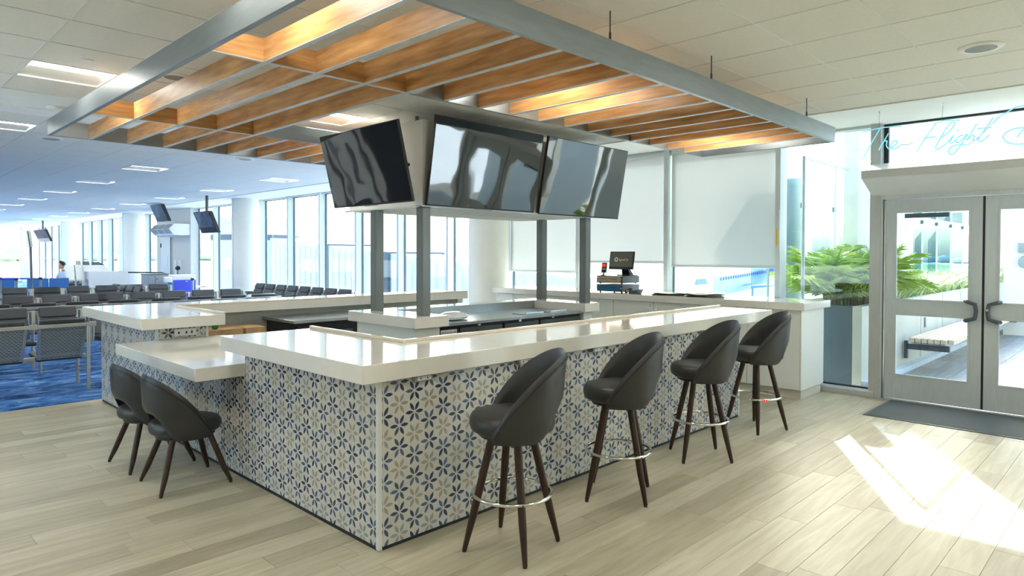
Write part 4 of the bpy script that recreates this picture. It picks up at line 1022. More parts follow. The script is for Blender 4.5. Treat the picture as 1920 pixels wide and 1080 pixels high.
MB().cone((5.5, 24.95, .80), (5.5, 24.95, .835), .3, .3, 24).build('shelf', SILV, kk); MB().cone((5.5, 24.98, 0), (5.5, 24.98, .8), .03, .03, 12).build('leg', SILV, kk)
for i, (x, w_, z) in enumerate(((5.64, .16, 1.3), (5.86, .22, 1.28), (6.14, .26, 1.26))):
    t = thing('monitor', ['pale upright monitor on the gate desk', 'dark monitor in the middle of the gate desk', 'dark side-turned monitor on the gate desk end'][i], 'monitor', (x, 25.3, .76), 0, 'monitors on the gate desk')
    MB().hexa([(x - w_ / 2, 25.28, z - .05), (x + w_ / 2, 25.28, z - .05), (x + w_ / 2, 25.31, z - .05), (x - w_ / 2, 25.31, z - .05), (x - w_ / 2 + .02, 25.33, z + .14), (x + w_ / 2 - .02, 25.33, z + .14), (x + w_ / 2 - .02, 25.36, z + .14), (x - w_ / 2 + .02, 25.36, z + .14)]).build('screen', [GRILLE, DGREY, DGREY][i], t)
    MB().cone((x, 25.33, .76), (x, 25.33, z), .02, .02, 8).build('stand', BLACK, t)
for i, (x0, x1, y) in enumerate(((2.4, 3.75, 24.0), (4.05, 4.58, 24.0), (4.60, 5.10, 24.0))):
    t = thing('low_partition', ['blue low partition farthest from the gate desk', 'middle blue low partition by the stanchions', 'blue low partition touching the gate kiosk'][i], 'partition', (x0, y, 0), 0, 'blue low partitions')
    box('panel', x0, x1, y, y + .06, .06, .93, BLUEP, t, bevel=.008); MB().box(x0 + .02, x0 + .1, y - .1, y + .16, .006, .06).box(x1 - .1, x1 - .02, y - .1, y + .16, .006, .06).build('foot', SILV, t)
def stanchion(x, y, lab):
    t = thing('stanchion', lab, 'stanchion', (x, y, .006), 0, 'belt stanchions')
    MB().lathe([(.16, 0), (.16, .015), (.04, .03), (.032, .05), (.032, .9), (.045, .92), (.045, 1.0), (.02, 1.01)], n=20).build('post', SILV, t, local=True, smooth=True)
    MB().lathe([(.047, .93), (.047, .99)], n=16).build('belt_head', BLACK, t, local=True)
    return t
for i, (x, y) in enumerate(((3.55, 22.5), (4.12, 22.6), (3.30, 23.2), (7.06, 19.4), (8.2, 25.2))):
    stanchion(x, y, ['steel stanchion before the left blue partition', 'steel stanchion beside the display pole', 'steel stanchion behind the pair by the blue partitions', 'steel stanchion beside the violet counter', 'black-topped stanchion by the boarding door'][i])
t = tag(MB().tube([(3.30, 23.2, .97), (4.12, 22.6, .97)], .02, 6).tube([(3.55, 22.5, .99), (2.6, 22.6, .97)], .025, 6).build('blue_belt', BLUEV), 'blue retractable belt strung between the stanchions', 'belt')
t = tag(MB().tube([(6.94, 24.78, 1.05), (7.6, 24.95, 1.03), (8.2, 25.2, 1.0)], .022, 6).build('black_belt', BLACK), 'black belt strung from the gate desk to the boarding door', 'belt')
dp = thing('display_pole', 'tall slim display tilted on a steel pole by the blue partitions', 'display', (3.9, 22.5, .006))
MB().cone((3.91, 22.5, .0), (3.88, 22.5, 1.86), .03, .03, 12).build('pole', DGREY, dp, smooth=True); MB().hexa([(3.84, 22.4, 1.86), (3.92, 22.4, 1.86), (3.92, 22.7, 1.86), (3.84, 22.7, 1.86), (3.79, 22.4, 2.30), (3.87, 22.4, 2.30), (3.87, 22.7, 2.30), (3.79, 22.7, 2.30)]).build('housing', SILV, dp, bevel=.01); MB().box(3.82, 4.0, 22.35, 22.65, 0, .02).build('foot', DGREY, dp)
MB().hexa([(3.835, 22.395, 1.87), (3.86, 22.395, 1.87), (3.86, 22.398, 1.87), (3.835, 22.398, 1.87), (3.785, 22.395, 2.3), (3.81, 22.395, 2.3), (3.81, 22.398, 2.3), (3.785, 22.398, 2.3)]).build('edge', BLACK, dp)
gm = thing('gate_machine', 'grey metal machine cabinet beside the violet-blue counter', 'machine', (6.5, 20.5, 0))
box('cabinet', 6.26, 6.80, 20.5, 21.1, .05, 1.08, GREYM, gm, bevel=.006); box('lid', 6.25, 6.81, 20.48, 21.12, 1.08, 1.105, DGREY, gm); box('door_seam', 6.44, 6.446, 20.49, 20.5, .1, 1.05, GASK, gm); MB().cone((6.49, 20.5, .96), (6.49, 20.48, .96), .015, .015, 8).build('lock', BLACK, gm); box('plinth', 6.28, 6.78, 20.52, 21.08, .0, .05, BLACK, gm)
bs = thing('bag_scanner', 'small boarding scanner with blue screen on a stand before the grey machine', 'scanner', (6.7, 20.2, 0))
box('body', 6.60, 6.80, 20.2, 20.35, .85, 1.02, TRIMW, bs, bevel=.02); box('screen', 6.66, 6.80, 20.19, 20.2, .70, .86, BLUEP, bs); MB().cone((6.70, 20.28, .0), (6.70, 20.28, .86), .03, .03, 12).build('stand', SILV, bs)
vc = thing('violet_counter', 'violet-blue fronted white counter in the waiting area', 'counter', (7.1, 20.3, 0))
box('front', 6.87, 7.48, 20.3, 20.33, .06, .92, BLUEV, vc); box('body', 6.86, 7.49, 20.33, 20.9, .0, 1.06, PODW, vc, bevel=.004); box('label', 7.2, 7.26, 20.295, 20.3, .87, .885, TEXTW, vc)
tb2 = thing('side_table', 'small round side table beside the violet counter', 'table', (7.8, 20.5, 0))
MB().cone((7.8, 20.5, .69), (7.8, 20.5, .72), .24, .24, 24).build('top', SILV, tb2)
for a in (0, 2.1, 4.2): MB().cone((7.8 + .1 * math.cos(a), 20.5 + .1 * math.sin(a), .69), (7.8 + .18 * math.cos(a), 20.5 + .18 * math.sin(a), 0), .012, .012, 8).build('leg', SILV, tb2)
wp = thing('wall_telephone', 'black wall telephone on the boarding door panel', 'telephone', (8.42, 24.3, 1.2))
box('plate', 8.43, 8.45, 24.15, 24.5, 1.0, 1.45, ALUW, wp); MB().lathe([(.05, 0), (.09, .04), (.08, .1), (.02, .14)], (8.38, 24.35, 1.12), 14).build('receiver', BLACK, wp, smooth=True); MB().tube([(8.38, 24.35, 1.13), (8.39, 24.38, .9), (8.4, 24.3, .82)], .01, 6).build('cord', BLACK, wp); box('panel', 8.43, 8.45, 24.65, 24.9, .85, 1.45, PODW, wp)
gh = thing('door_air_curtain', 'white angular air unit above the boarding door', 'air unit', (8, 24.4, 2.3))
MB().prism([(8.45, 25.3, 2.30), (7.95, 25.3, 2.30), (7.80, 25.3, 2.50), (7.95, 25.3, 2.68), (8.45, 25.3, 2.68)], (0, -1.9, 0)).build('case', PODW, gh)
for i in range(3):
    y0 = 25.28 - .62 * i
    MB().hexa([(7.942, y0, 2.315), (7.942, y0 - .54, 2.315), (7.952, y0 - .54, 2.315), (7.952, y0, 2.315), (7.795, y0, 2.49), (7.795, y0 - .54, 2.49), (7.806, y0 - .54, 2.49), (7.806, y0, 2.49)]).build('grille', GRILLE, gh)
    MB().hexa([(7.795, y0, 2.51), (7.795, y0 - .54, 2.51), (7.806, y0 - .54, 2.51), (7.806, y0, 2.51), (7.942, y0, 2.67), (7.942, y0 - .54, 2.67), (7.952, y0 - .54, 2.67), (7.952, y0, 2.67)]).build('grille', GRILLE, gh)
def hung(x, y, z0, z1, w, lab, kind):
    t = thing('ceiling_television', lab, 'television', (x, y, 3.12), 0, 'televisions hung over the waiting area')
    h = z1 - z0; s = .17 * h / .5
    MB().cone((x + .12, y, z1 - .1), (x + .12, y, 3.22), .035, .035, 12).build('pole', DGREY, t, smooth=True)
    MB().hexa([(x + s, y - w / 2, z0), (x + s + .09, y - w / 2, z0), (x + s + .09, y + w / 2, z0), (x + s, y + w / 2, z0), (x - .03, y - w / 2, z1), (x + .06, y - w / 2, z1), (x + .06, y + w / 2, z1), (x - .03, y + w / 2, z1)]).build('cabinet', TVB, t, bevel=.008)
    sc = MB().hexa([(x + s - .004, y - w / 2 + .02, z0 + .02), (x + s, y - w / 2 + .02, z0 + .02), (x + s, y + w / 2 - .02, z0 + .02), (x + s - .004, y + w / 2 - .02, z0 + .02), (x - .034, y - w / 2 + .02, z1 - .02), (x - .03, y - w / 2 + .02, z1 - .02), (x - .03, y + w / 2 - .02, z1 - .02), (x - .034, y + w / 2 - .02, z1 - .02)]).build('screen', kind, t)
scm = M('tv_picture_dusk', (34, 36, 60), .5, var=.5, scale=3, rgb2=(84, 52, 74), spec=.15)
hung(6.40, 16.95, 2.20, 2.72, .98, 'ceiling television nearest the windowed columns, third from the far end', M('tv_picture_street', (58, 68, 84), .35, var=.6, scale=5, rgb2=(120, 130, 146)))
hung(6.60, 20.85, 2.62, 3.10, .95, 'ceiling television close above the white air unit', M('tv_picture_dark', (24, 36, 50), .35, var=.6, scale=3, rgb2=(48, 84, 112)))
hung(6.40, 35.2, 2.20, 2.72, 2.3, 'farthest ceiling television near the end windows', scm)

# people
def skin_body(name, joints, edges, mat, parent, root=0, sub=2):
    me = bpy.data.meshes.new(name); me.from_pydata([j[:3] for j in joints], edges, []); me.materials.append(mat)
    o = bpy.data.objects.new(name, me); COL.objects.link(o); o.parent = parent
    sk = o.modifiers.new('skin', 'SKIN'); sk.use_smooth_shade = True
    lay = me.skin_vertices[0] if me.skin_vertices else None
    if lay is None:
        bm = bmesh.new(); bm.from_mesh(me); bm.verts.layers.skin.verify(); bm.to_mesh(me); bm.free(); lay = me.skin_vertices[0]
    for i, j in enumerate(joints):
        r_ = j[3]; lay.data[i].radius = (r_, r_) if not isinstance(r_, tuple) else r_
        lay.data[i].use_root = i == root
    ss = o.modifiers.new('sub', 'SUBSURF'); ss.levels = sub; ss.render_levels = sub
    return o
def head(parent, c, fwd, r=.1):
    """head with face looking along fwd (unit, horizontal)"""
    c = Vector(c); f = Vector(fwd).normalized(); s = f.cross(Vector((0, 0, 1)))
    mb = MB(); prof = [(.02, -.125), (.05, -.115), (.066, -.08), (.078, -.03), (.082, .02), (.078, .07), (.058, .105), (.02, .122)]
    mb.lathe(prof, (0, 0, 0), 20)
    vs = [c + s * (x * .92) + f * (y * 1.16 + (.012 if z < -.02 else 0)) + Vector((0, 0, z)) for x, y, z in mb.v]; mb.v = [tuple(v) for v in vs]
    hd = mb.build('head', SKIN, parent, smooth=True, auto=80)
    def blob(name, p, sx, sy, sz, mat):
        m = MB().lathe([(.2, -.98), (.7, -.7), (1, 0), (.7, .7), (.2, .98)], (0, 0, 0), 12)
        m.v = [tuple(c + s * (p[0] + x * sx) + f * (p[1] + y * sy) + Vector((0, 0, p[2] + z * sz))) for x, y, z in m.v]
        return m.build(name, mat, hd, smooth=True, auto=80)
    blob('nose', (0, .098, -.015), .011, .018, .022, SKIN)
    for q in (-1, 1):
        blob('eye', (q * .032, .086, .012), .012, .008, .007, TEXTW); blob('pupil', (q * .032, .093, .012), .005, .004, .005, BLACK); blob('ear', (q * .078, -.005, -.005), .009, .018, .03, SKIN); blob('eyebrow', (q * .032, .089, .032), .017, .006, .004, HAIR)
    blob('mouth', (0, .09, -.062), .022, .007, .006, RED if False else M('lips', (164, 98, 88), .5))
    hm = MB().lathe([(.092, -.02), (.094, .03), (.086, .08), (.06, .118), (.01, .136)], (0, 0, 0), 20)
    hm.v = [tuple(c + s * (x * .95) + f * (y * 1.18 - .022) + Vector((0, 0, z + (.035 if y > .03 else (-.02 if y < -.04 else 0))))) for x, y, z in hm.v]
    hm.build('hair', HAIR, parent, smooth=True, auto=80)
    return hd
def hand(parent, base, d, up):
    """five fingers curled around what is held"""
    d = Vector(d).normalized(); up = Vector(up).normalized(); s = d.cross(up); b = Vector(base)
    pal = MB().hexa([b + s * x + d * y + up * z for z in (-.012, .014) for x, y in ((-.035, 0), (.035, 0), (.04, .085), (-.04, .085))]).build('palm', SKIN, parent, bevel=.008)
    for k, (x, L) in enumerate(((-.03, .062), (-.01, .074), (.01, .07), (.03, .055))):
        p = b + s * x + d * .08
        MB().tube([p, p + d * L * .5 + up * .004, p + d * L * .8 - up * .018, p + d * L * .72 - up * .042], .0085, 7).build('finger', SKIN, pal, smooth=True)
    p = b + s * -.036 + d * .02; MB().tube([p, p - s * .028 + d * .025, p - s * .03 + d * .058 - up * .012], .0095, 7).build('thumb', SKIN, pal, smooth=True)
def seated(lab, x, y, heading, reach, seat_z=.46):
    c, s_ = math.cos(heading), math.sin(heading); f = Vector((c, s_, 0)); l = Vector((-s_, c, 0)); o = Vector((x, y, 0))
    P = lambda a, b, z: tuple(o + f * a + l * b + Vector((0, 0, z)))
    t = thing('person', lab, 'person', (x, y, 0))
    j = [P(0, 0, seat_z + .1) + (.15,), P(.03, 0, seat_z + .3) + (.135,), P(.08, 0, seat_z + .5) + (.13,), P(.1, 0, seat_z + .62) + (.06,), P(.13, 0, seat_z + .7) + (.05,),
         P(.1, .17, seat_z + .52) + (.062,), P(.2, .22, seat_z + .30) + (.047,), P(reach, .1, seat_z + .36) + (.033,),
         P(.1, -.17, seat_z + .52) + (.062,), P(.2, -.22, seat_z + .30) + (.047,), P(reach, -.1, seat_z + .36) + (.033,),
         P(.05, .1, seat_z + .06) + (.09,), P(.45, .11, seat_z + .05) + (.065,), P(.46, .11, .1) + (.045,), P(.58, .12, .05) + (.04,),
         P(.05, -.1, seat_z + .06) + (.09,), P(.45, -.11, seat_z + .05) + (.065,), P(.46, -.11, .1) + (.045,), P(.58, -.12, .05) + (.04,)]
    e = [(0, 1), (1, 2), (2, 3), (3, 4), (2, 5), (5, 6), (6, 7), (2, 8), (8, 9), (9, 10), (0, 11), (11, 12), (12, 13), (13, 14), (0, 15), (15, 16), (16, 17), (17, 18)]
    j = [tuple(Vector(q[:3]) - o) + (q[3],) for q in j]
    b = skin_body('body', j, e, SKIN, t)
    sh = [tuple(q[:3]) + (q[3] * 1.12,) for q in (j[0], j[1], j[2], j[3])] + [tuple(j[5][:3]) + (.075,), tuple(Vector(j[5][:3]).lerp(Vector(j[6][:3]), .6)) + (.062,), tuple(j[8][:3]) + (.075,), tuple(Vector(j[8][:3]).lerp(Vector(j[9][:3]), .6)) + (.062,)]
    skin_body('shirt', sh, [(0, 1), (1, 2), (2, 3), (2, 4), (4, 5), (2, 6), (6, 7)], SHIRT, t)
    skin_body('trousers', [tuple(q[:3]) + (q[3] * 1.1,) for q in (j[0], j[11], j[12], j[13], j[15], j[16], j[17])], [(0, 1), (1, 2), (2, 3), (0, 4), (4, 5), (5, 6)], PANTS, t)
    head(t, P(.16, 0, seat_z + .82), f)
    for q in (7, 10):
        w_ = Vector(j[q][:3]) + o; hand(t, w_ - f * .01, f, (0, 0, 1))
    return t
seated('seated person in a light blue shirt with short dark hair, leaning over a phone', 5.58, 26.6, R(205), .36)
seated('person with dark hair seated behind the white gate desk, hand raised to the face', 6.60, 25.85, R(150), .30, .38)
st_ = thing('desk_stool', 'low round stool behind the white gate desk', 'stool', (6.6, 25.85, 0)); MB().cone((6.6, 25.85, .36), (6.6, 25.85, .42), .19, .19, 20).build('seat', LEATG, st_); MB().cone((6.6, 25.85, .0), (6.6, 25.85, .36), .05, .03, 12).lathe([(.2, 0), (.2, .02)], (6.6, 25.85, .006), 20).build('base', SILV, st_)
ph = tag(box('phone', 5.12, 5.2, 26.36, 26.46, .845, .86, BLACK), 'dark phone held by the seated person', 'phone')
sm = make_bench(3, 'far beam seat holding the person in the light blue shirt', [.3, 1.0], GB); sm.location = (5.98, 25.995, 0); sm.rotation_euler = (0, 0, R(90)); dup(sm, (2.6, 26.6, 0), 0, 'far beam seat behind the blue low partitions', GB)
dup(sm, (4.2, 33.0, 0), PI, 'farthest beam seat near the end windows', GB)

# ------------------------------------------------------------------ outside: terrace
te = struct(box('terrace_floor', 8.86, 26.0, -6.0, 2.76, -.25, -.034, GROUT))
fl = None
for i in range(44):
    for jn in range(16):
        x0 = 8.87 + .9 * i + (.45 if jn % 2 else 0); y1 = 2.70 - .3 * jn
        if x0 > 20 or y1 < -2.2: continue
        if not inview(x0, y1, 0, 120): continue
        if fl is None: o = MB().box(.003, .897, -.297, -.003, -.034, -.012).build('paver', PAVERM, te, local=True); fl = o.data
        else: o = bpy.data.objects.new('paver', fl); COL.objects.link(o); o.parent = te
        o.location = (x0, y1, 0)
struct(box('terrace_kerb', 9.25, 24, 2.64, 2.755, -.03, .06, M('pale_kerb', (206, 214, 222), .7)))
pl = thing('terrace_planter', 'long pale concrete planter wall along the terrace', 'planter', (15, 3.3, 0))
box('front_wall', 9.24, 24, 2.757, 2.87, -.25, 1.02, CONC, pl); box('end_wall', 9.24, 9.36, 2.87, 3.9, -.25, 1.02, CONC_SHADE, pl); box('back_wall', 9.36, 24, 3.8, 3.9, -.25, 1.02, CONC, pl); box('soil', 9.36, 24, 2.87, 3.8, .8, .93, BARK, pl)
for i in range(10): box('panel_joint', 10.7 + 1.45 * i, 10.708 + 1.45 * i, 2.755, 2.757, .06, 1.02, GASK, pl)
box('wall_light', 12.35, 12.39, 2.735, 2.755, .52, .68, GRILLE, pl)
for n_, xx in enumerate((9.06,)):
    pass
# bench on the planter wall
bn = thing('wall_bench', 'slatted timber bench bracketed to the terrace planter wall', 'bench', (14, 2.4, 0))
for q in range(7):
    y = 2.62 - .079 * q
    x0 = 10.9 if q < 6 else 10.97
    MB().box(x0, 19.5, y - .066, y, .425, .492).build('slat', BENCHW, bn, bevel=.006)
for x in (11.1, 13.1, 15.1, 17.1):
    MB().box(x, x + .07, 2.16, 2.70, .30, .38).box(x, x + .07, 2.69, 2.735, .16, .42).box(x - .06, x + .13, 2.2, 2.62, .40, .425).build('bracket', DGREY, bn)
# planting: variegated grass along the planter, many leaning blades
rg = random.Random(5)
mb = MB()
def blade(mb, p, L, lean, az, w):
    c, s = math.cos(az), math.sin(az); pts = []
    for q in range(5):
        t = q / 4; h = L * (t - .36 * lean * t * t); d = L * lean * .72 * t * t
        pts.append((p[0] + c * d, p[1] + s * d, p[2] + h, w * (1 - t) ** .7))
    vs = []
    for x, y, z, ww in pts: vs += [(x - s * ww, y + c * ww, z), (x + s * ww, y - c * ww, z)]
    mb.add(vs, [(2 * q, 2 * q + 1, 2 * q + 3, 2 * q + 2) for q in range(4)])
for i in range(5200):
    x = 10.4 + 13.0 * rg.random() ** 1.3; y = 2.86 + .75 * rg.random()
    blade(mb, (x, y, .9), .42 + .3 * rg.random(), .55 + .6 * rg.random(), -PI / 2 + rg.gauss(0, 1.1), .010 + .006 * rg.random())
gs = mb.build('planter_grass', LEAF2, kind='stuff'); tag(gs, 'dense variegated grass spilling over the terrace planter', 'grass')
# feathery palms in the planter end
def frond(L, droop, n=30):
    mb = MB(); pts = []
    for q in range(12):
        t = q / 11; pts.append((L * (t * .55 + .35 * t * t), 0, L * (t * .95 - droop * t * t)))
    mb.tube(pts, .006, 5)
    for q in range(n):
        t = .18 + .8 * q / n; x = L * (t * .55 + .35 * t * t); z = L * (t * .95 - droop * t * t); l = .26 * math.sin(PI * min(1, t * .85 + .12)) + .05
        for s in (-1, 1):
            l *= rg.uniform(.8, 1.15); tx, ty, tz = x + l * .62, s * l * .78, z + .03 - l * rg.uniform(.05, .45)
            mb.add([(x - .004, 0, z), (x + .007, 0, z), ((x + tx) / 2 + .005, ty / 2, (z + tz) / 2 + .02), (tx, ty, tz), ((x + tx) / 2 - .006, ty / 2 + s * .002, (z + tz) / 2 + .02)], [(0, 1, 2, 3, 4)])
    return mb
FR = [None] * 4
for k in range(4):
    pass
def palm(x, y, lab, n, Ls):
    t = thing('potted_palm', lab, 'palm', (x, y, .93), 0, 'palms in the planter end')
    for a in range(3):
        MB().cone((.05 * math.cos(a * 2.1), .05 * math.sin(a * 2.1), 0), (.09 * math.cos(a * 2.1), .09 * math.sin(a * 2.1), .22), .05, .028, 10).build('trunk', BARK, t, local=True, smooth=True)
    for q in range(n):
        k = q % 4
        if FR[k] is None: o = frond(.62 + .08 * k, .45 + .12 * k).build('frond', LEAF1, t, local=True); FR[k] = o.data
        else: o = bpy.data.objects.new('frond', FR[k]); COL.objects.link(o); o.parent = t
        a = 2.4 * q + rg.random(); sc = Ls * (.75 + .4 * rg.random())
        o.location = (.05 * math.cos(a), .05 * math.sin(a), .12); o.rotation_euler = (0, rg.uniform(-.65, .15), a); o.scale = (sc, sc, sc)
palm(9.75, 3.30, 'feathery bright green palm at the planter end, left of the pair', 34, 1.25)
palm(10.15, 3.05, 'feathery bright green palm at the planter end, beside the door jamb', 34, 1.25)
palm(11.0, 3.2, 'smaller feathery palm behind the left glass door', 18, .8)
# glass screen, rails and fins
sc = thing('glass_screen', 'clear glass wind screen with a thin pale top rail outside the sidelight', 'screen', (9.5, 3.36, 0))
MB().tube([(8.86, 3.36, 2.95), (12.0, 3.36, 2.95)], .022, 8).build('top_rail', ALUW, sc); MB().tube([(8.86, 3.36, 1.02), (8.86, 3.36, 2.97)], .024, 8).build('end_post', ALU, sc)
MB().box(10.02, 10.045, 3.35, 3.37, 1.02, 2.94).box(11.2, 11.225, 3.35, 3.37, 1.02, 2.94).build('glazing_bar', ALUW, sc)
struct(box('wall_terrace', 10.5, 13.5, 3.2, 3.4, .93, 4.6, CONC))  # concrete wall, its far end lengthened to block sun through the doors
rc = struct(MB().lathe([(.16, 0), (.16, 3.4)], (10.6, 4.22, -.25), 28).build('column', PLAST, smooth=True))
for i, x in enumerate((9.1, 10.36, 11.72, 12.95, 14.4, 15.95, 17.35, 18.7, 20.2, 21.6)):
    t = thing('glass_fin', ['first','second','third','fourth','fifth','sixth','seventh','eighth','ninth','tenth'][i] + ' blue glass wind fin along the terrace edge, counted from the building', 'fin', (x, 4.05, 0), 0, 'glass fins along the terrace')
    MB().prism([(x, 3.93, .9), (x, 4.75, .9), (x, 4.75, 2.1), (x, 4.25, 2.86), (x, 3.93, 2.86)], (.02, 0, 0)).build('pane', G_FIN, t)
    MB().tube([(x + .01, 3.93, -.3), (x + .01, 3.93, 2.86)], .018, 8).build('post', ALU, t); box('clamp', x - .015, x + .035, 3.91, 3.97, 2.40, 2.48, DGREY, t)
# building wing beyond the terrace
wg2 = struct(MB().box(12.8, 14.2, -3.6, .25, -.03, 3.3).build('wall_wing', PLAST))
struct(box('terrace_column', 17.6, 18.3, 1.75, 2.45, -.03, 3.4, PLAST))
lt = tag(MB().box(17.52, 17.6, 1.95, 2.2, 1.75, 1.95).cone((17.5, 2.07, 1.55), (17.6, 2.07, 1.55), .12, .14, 16).build('wall_intercom', GRILLE), 'grey intercom and lamp on the white terrace column', 'intercom')
va = struct(MB().build('wall_vault', PLAST))
arc = [(24 + 0, 6 - 9 * (1 - math.cos(PI * k / 20)) * .5 - 0, 3.0 + 4.2 * math.sin(PI * k / 20)) for k in range(21)]
bpy.data.objects.remove(va)
mb = MB()
for k in range(20):
    a, b = arc[k], arc[k + 1]
    mb.hexa([a, (a[0] + 14, a[1], a[2]), (b[0] + 14, b[1], b[2]), b, (a[0], a[1], a[2] + .3), (a[0] + 14, a[1], a[2] + .3), (b[0] + 14, b[1], b[2] + .3), (b[0], b[1], b[2] + .3)])
struct(mb.build('roof_vault', VAULT)); struct(box('wall_vault', 37.6, 38, -3, 6, -3, 7.0, VAULT))

# ------------------------------------------------------------------ outside: airfield
GZ = -3.2
struct(box('ground', -300, 900, -400, 900, GZ - .3, GZ, TARMAC))
for i, (x0, x1, y0, y1) in enumerate(((120, 150, -200, 300), (185, 420, -300, 700), (30, 120, 120, 150), (20, 185, 190, 600))):
    struct(box('ground_grass', x0, x1, y0, y1, GZ, GZ + .06 + .01 * i, GRASSG))
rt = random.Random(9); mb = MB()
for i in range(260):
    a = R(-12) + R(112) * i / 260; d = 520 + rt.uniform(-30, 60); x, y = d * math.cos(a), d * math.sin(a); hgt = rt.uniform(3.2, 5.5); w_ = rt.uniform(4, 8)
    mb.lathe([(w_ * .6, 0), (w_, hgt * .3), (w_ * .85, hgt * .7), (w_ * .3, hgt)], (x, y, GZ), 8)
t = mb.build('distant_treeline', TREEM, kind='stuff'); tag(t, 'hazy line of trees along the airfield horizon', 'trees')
# jet bridge: corrugated tunnel sections sloping down away from the building
jb = thing('jet_bridge', 'pale corrugated jet bridge outside the concourse windows', 'jet bridge', (14.5, 22, GZ))
P0, P1 = Vector((13.9, 29.2, 2.42)), Vector((14.1, 11.2, 1.04))
dv = (P1 - P0); Lb = dv.length; dn = dv.normalized()
def tun(s0, s1, w, hh):
    a, b = P0 + dn * s0, P0 + dn * s1
    mbx = MB().hexa([a + Vector((0, 0, -hh)), b + Vector((0, 0, -hh)), b + Vector((w, 0, -hh)), a + Vector((w, 0, -hh)), a, b, b + Vector((w, 0, 0)), a + Vector((w, 0, 0))])
    o = mbx.build('tunnel', JBW, jb)
    q = s0 + .15; rb = MB()
    while q < s1 - .2:
        p = P0 + dn * q; r_ = P0 + dn * (q + .22)
        rb.hexa([p + Vector((-.05, 0, -hh + .12)), r_ + Vector((-.05, 0, -hh + .12)), r_ + Vector((.0, 0, -hh + .12)), p + Vector((.0, 0, -hh + .12)), p + Vector((-.05, 0, -.18)), r_ + Vector((-.05, 0, -.18)), r_ + Vector((0, 0, -.18)), p + Vector((0, 0, -.18))]); q += .44
    rb.build('ribs', JBW, o)
tun(0, 5.0, 2.6, 2.9); tun(5.25, 9.2, 2.35, 2.7); tun(9.45, Lb, 2.1, 2.5)
for s_ in (5.0, 9.2):
    a = P0 + dn * s_; b = P0 + dn * (s_ + .25)
    MB().hexa([a + Vector((-.12, 0, -3.0)), b + Vector((-.12, 0, -3.0)), b + Vector((2.5, 0, -3.0)), a + Vector((2.5, 0, -3.0)), a + Vector((-.12, 0, .06)), b + Vector((-.12, 0, .06)), b + Vector((2.5, 0, .06)), a + Vector((2.5, 0, .06))]).build('joint', JBG, jb)
    box('leg', a.x + .3, a.x + .6, a.y - .3, a.y, GZ, a.z - 2.9, JBG, jb); box('leg', a.x + 1.8, a.x + 2.1, a.y - .3, a.y, GZ, a.z - 2.9, JBG, jb)
MB().lathe([(2.0, -2.6), (2.0, 3.05), (2.15, 3.1), (2.15, 3.3), (.2, 3.5)], (14.2, 30.9, 0), 30).build('rotunda', JBW, jb, smooth=True); MB().lathe([(2.02, 2.3), (2.02, 2.55)], (14.2, 30.9, 0), 30).build('rotunda_band', JBG, jb)
MB().cone((14.2, 30.9, GZ), (14.2, 30.9, -2.6), .6, .6, 16).build('pedestal', JBG, jb)
lm = thing('lattice_mast', 'tall slanted pale boom rising behind the jet bridge', 'mast', (26, 46, GZ))
for dx in (0, .5): MB().tube([(26 + dx, 42.5, GZ), (26.5 + dx, 40.5, 9.5)], .12, 8).build('chord', JBW, lm)
for q in range(9):
    t_ = q / 9
    MB().tube([(26 + .5 * t_, 42.5 - 2 * t_, GZ + 12.7 * t_), (26.5 + .5 * t_, 42.5 - 2 * t_ - .22, GZ + 12.7 * (t_ + .11))], .06, 6).build('brace', JBW, lm)
# airplane on the apron
ap = thing('airplane', 'white regional airplane parked beyond the counter window', 'airplane', (62, 30, GZ))
A0, A1 = Vector((47, 27.2, GZ + 2.3)), Vector((79, 33.2, GZ + 2.9))
da = (A1 - A0).normalized(); sa = Vector((-da.y, da.x, 0)).normalized(); ua = da.cross(sa) * -1
ua = sa.cross(da); ua = ua if ua.z > 0 else -ua
def body(st, mat, name, par, n=20):
    m = MB(); vs = []; fs = []
    for s_, r_, dz in st: vs += [A0 + da * s_ + ua * (r_ * math.sin(2 * PI * k / n) + dz) + sa * (r_ * math.cos(2 * PI * k / n)) for k in range(n)]
    for i in range(len(st) - 1): fs += [(i * n + k, i * n + (k + 1) % n, (i + 1) * n + (k + 1) % n, (i + 1) * n + k) for k in range(n)]
    fs += [tuple(range(n))[::-1], tuple(range((len(st) - 1) * n, len(st) * n))]
    return m.add(vs, fs).build(name, mat, par, smooth=True)
body([(0, .08, -.35), (.5, .5, -.28), (1.5, .95, -.1), (3, 1.28, 0), (5, 1.35, 0), (22, 1.35, 0), (26, 1.1, .2), (30, .6, .55), (32.5, .2, .8)], PLANEW, 'fuselage', ap)
wnd = MB()
for k in range(22):
    p = A0 + da * (6 + .78 * k) - sa * 1.30 + ua * .42
    wnd.hexa([p + da * x + ua * z - sa * e for z in (-.14, .14) for x, e in ((-.11, .0), (.11, .0), (.11, .06), (-.11, .06))])
wnd.build('cabin_windows', PLANEB, ap, kind='stuff')
MB().hexa([A0 + da * x - sa * y + ua * z for x, y, z in ((1.0, .74, .18), (2.6, 1.22, .18), (2.6, 1.26, .18), (1.0, .80, .18), (1.5, .70, .62), (2.6, 1.04, .62), (2.6, 1.10, .62), (1.5, .76, .62))]).build('cockpit_glass', PLANEB, ap)
MB().hexa([A0 + da * x - sa * y + ua * z for x, y, z in ((12.5, 1.0, -.85), (16.5, 1.0, -.85), (19.5, 9.5, -.25), (18.3, 9.5, -.25), (12.5, 1.0, -.6), (16.5, 1.0, -.65), (19.5, 9.5, -.15), (18.3, 9.5, -.15))]).build('wing', PLANEW, ap)
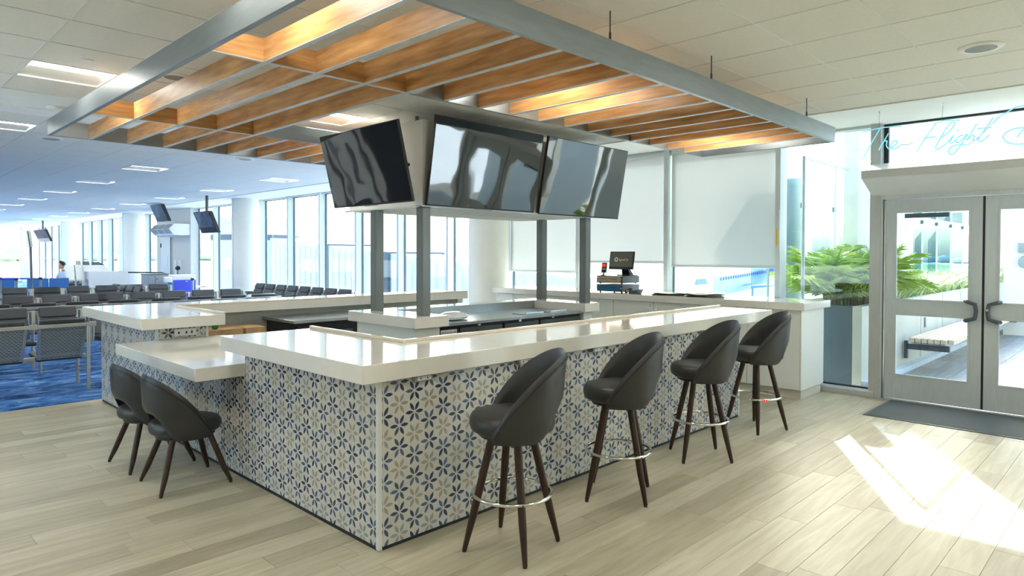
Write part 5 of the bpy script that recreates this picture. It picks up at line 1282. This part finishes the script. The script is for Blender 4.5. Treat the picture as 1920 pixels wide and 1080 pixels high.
MB().hexa([A0 + da * x + sa * y + ua * z for x, y, z in ((12.5, 1.0, -.85), (16.5, 1.0, -.85), (19.5, 9.5, -.25), (18.3, 9.5, -.25), (12.5, 1.0, -.6), (16.5, 1.0, -.65), (19.5, 9.5, -.15), (18.3, 9.5, -.15))]).build('wing', PLANEW, ap)
for s_ in (-1, 1):
    a = A0 + da * 22.5 + sa * (s_ * 2.0) + ua * .75
    MB().cone(a, a + da * 3.4, .72, .42, 20).build('engine', PLANEW, ap, smooth=True); MB().cone(a - da * .08, a, .68, .74, 20).build('engine_intake', PLANEB, ap)
MB().hexa([A0 + da * x + sa * y + ua * z for z, x0, x1 in ((.9, 26.5, 31.5), (4.6, 30.5, 33.2)) for x, y in ((x0, -.12), (x1, -.12), (x1, .12), (x0, .12))]).build('tail_fin', PLANEW, ap)
for x, y in ((4.0, 0), (15.5, -1.6), (15.5, 1.6)):
    p = A0 + da * x + sa * y; pz = Vector((p.x, p.y, GZ + .42))
    MB().cone(pz - sa * .3, pz + sa * .3, .42, .42, 18).build('wheel', TYRE, ap); MB().tube([pz, Vector((p.x, p.y, p.z - .9))], .09, 8).build('gear_leg', PLANEW, ap)
# ground worker and cart
wk = thing('person', 'ground worker in a green high-visibility vest on the apron', 'person', (42.0, 21.5, GZ))
jn = [(0, 0, .95, .13), (0, 0, 1.2, .13), (0, 0, 1.42, .14), (0, 0, 1.54, .06), (0, 0, 1.6, .05), (0, .2, 1.4, .06), (.06, .3, 1.14, .05), (.2, .3, .95, .04), (0, -.2, 1.4, .06), (.1, -.34, 1.2, .05), (.2, -.44, 1.02, .04), (0, .1, .9, .09), (0, .12, .5, .065), (0, .12, .08, .05), (.14, .12, .05, .05), (0, -.1, .9, .09), (.04, -.12, .5, .065), (0, -.12, .08, .05), (.14, -.12, .05, .05)]
skin_body('body', jn, [(0, 1), (1, 2), (2, 3), (3, 4), (2, 5), (5, 6), (6, 7), (2, 8), (8, 9), (9, 10), (0, 11), (11, 12), (12, 13), (13, 14), (0, 15), (15, 16), (16, 17), (17, 18)], PANTS, wk)
skin_body('vest', [(0, 0, .92, .16), (0, 0, 1.2, .16), (0, 0, 1.42, .165), (0, .19, 1.42, .075), (0, -.19, 1.42, .075)], [(0, 1), (1, 2), (2, 3), (2, 4)], VEST, wk)
wk.location = (42.0, 21.5, GZ); head(wk, (42.0, 21.5, GZ + 1.74), (-1, .3, 0))
for q, b_ in ((7, (.2, .3, .93)), (10, (.2, -.44, 1.0))): hand(wk, Vector((42.0, 21.5, GZ)) + Vector(b_), (.2, 0, -1), (-1, 0, 0))
gc = thing('baggage_cart', 'low white baggage cart beside the ground worker', 'cart', (43.5, 21.0, GZ))
box('bed', 42.8, 45.4, 19.6, 21.2, GZ + .55, GZ + .75, PLANEW, gc)
for x in (43.2, 45.0):
    for y in (19.75, 21.05): MB().cone((x, y - .08, GZ + .28), (x, y + .08, GZ + .28), .28, .28, 16).build('wheel', TYRE, gc)
MB().box(43.1, 43.3, 20, 20.8, GZ + .25, GZ + .56).box(44.9, 45.1, 20, 20.8, GZ + .25, GZ + .56).build('axle', TYRE, gc)
print('tiles in bars', n1, n2, 'objects', len(bpy.data.objects))
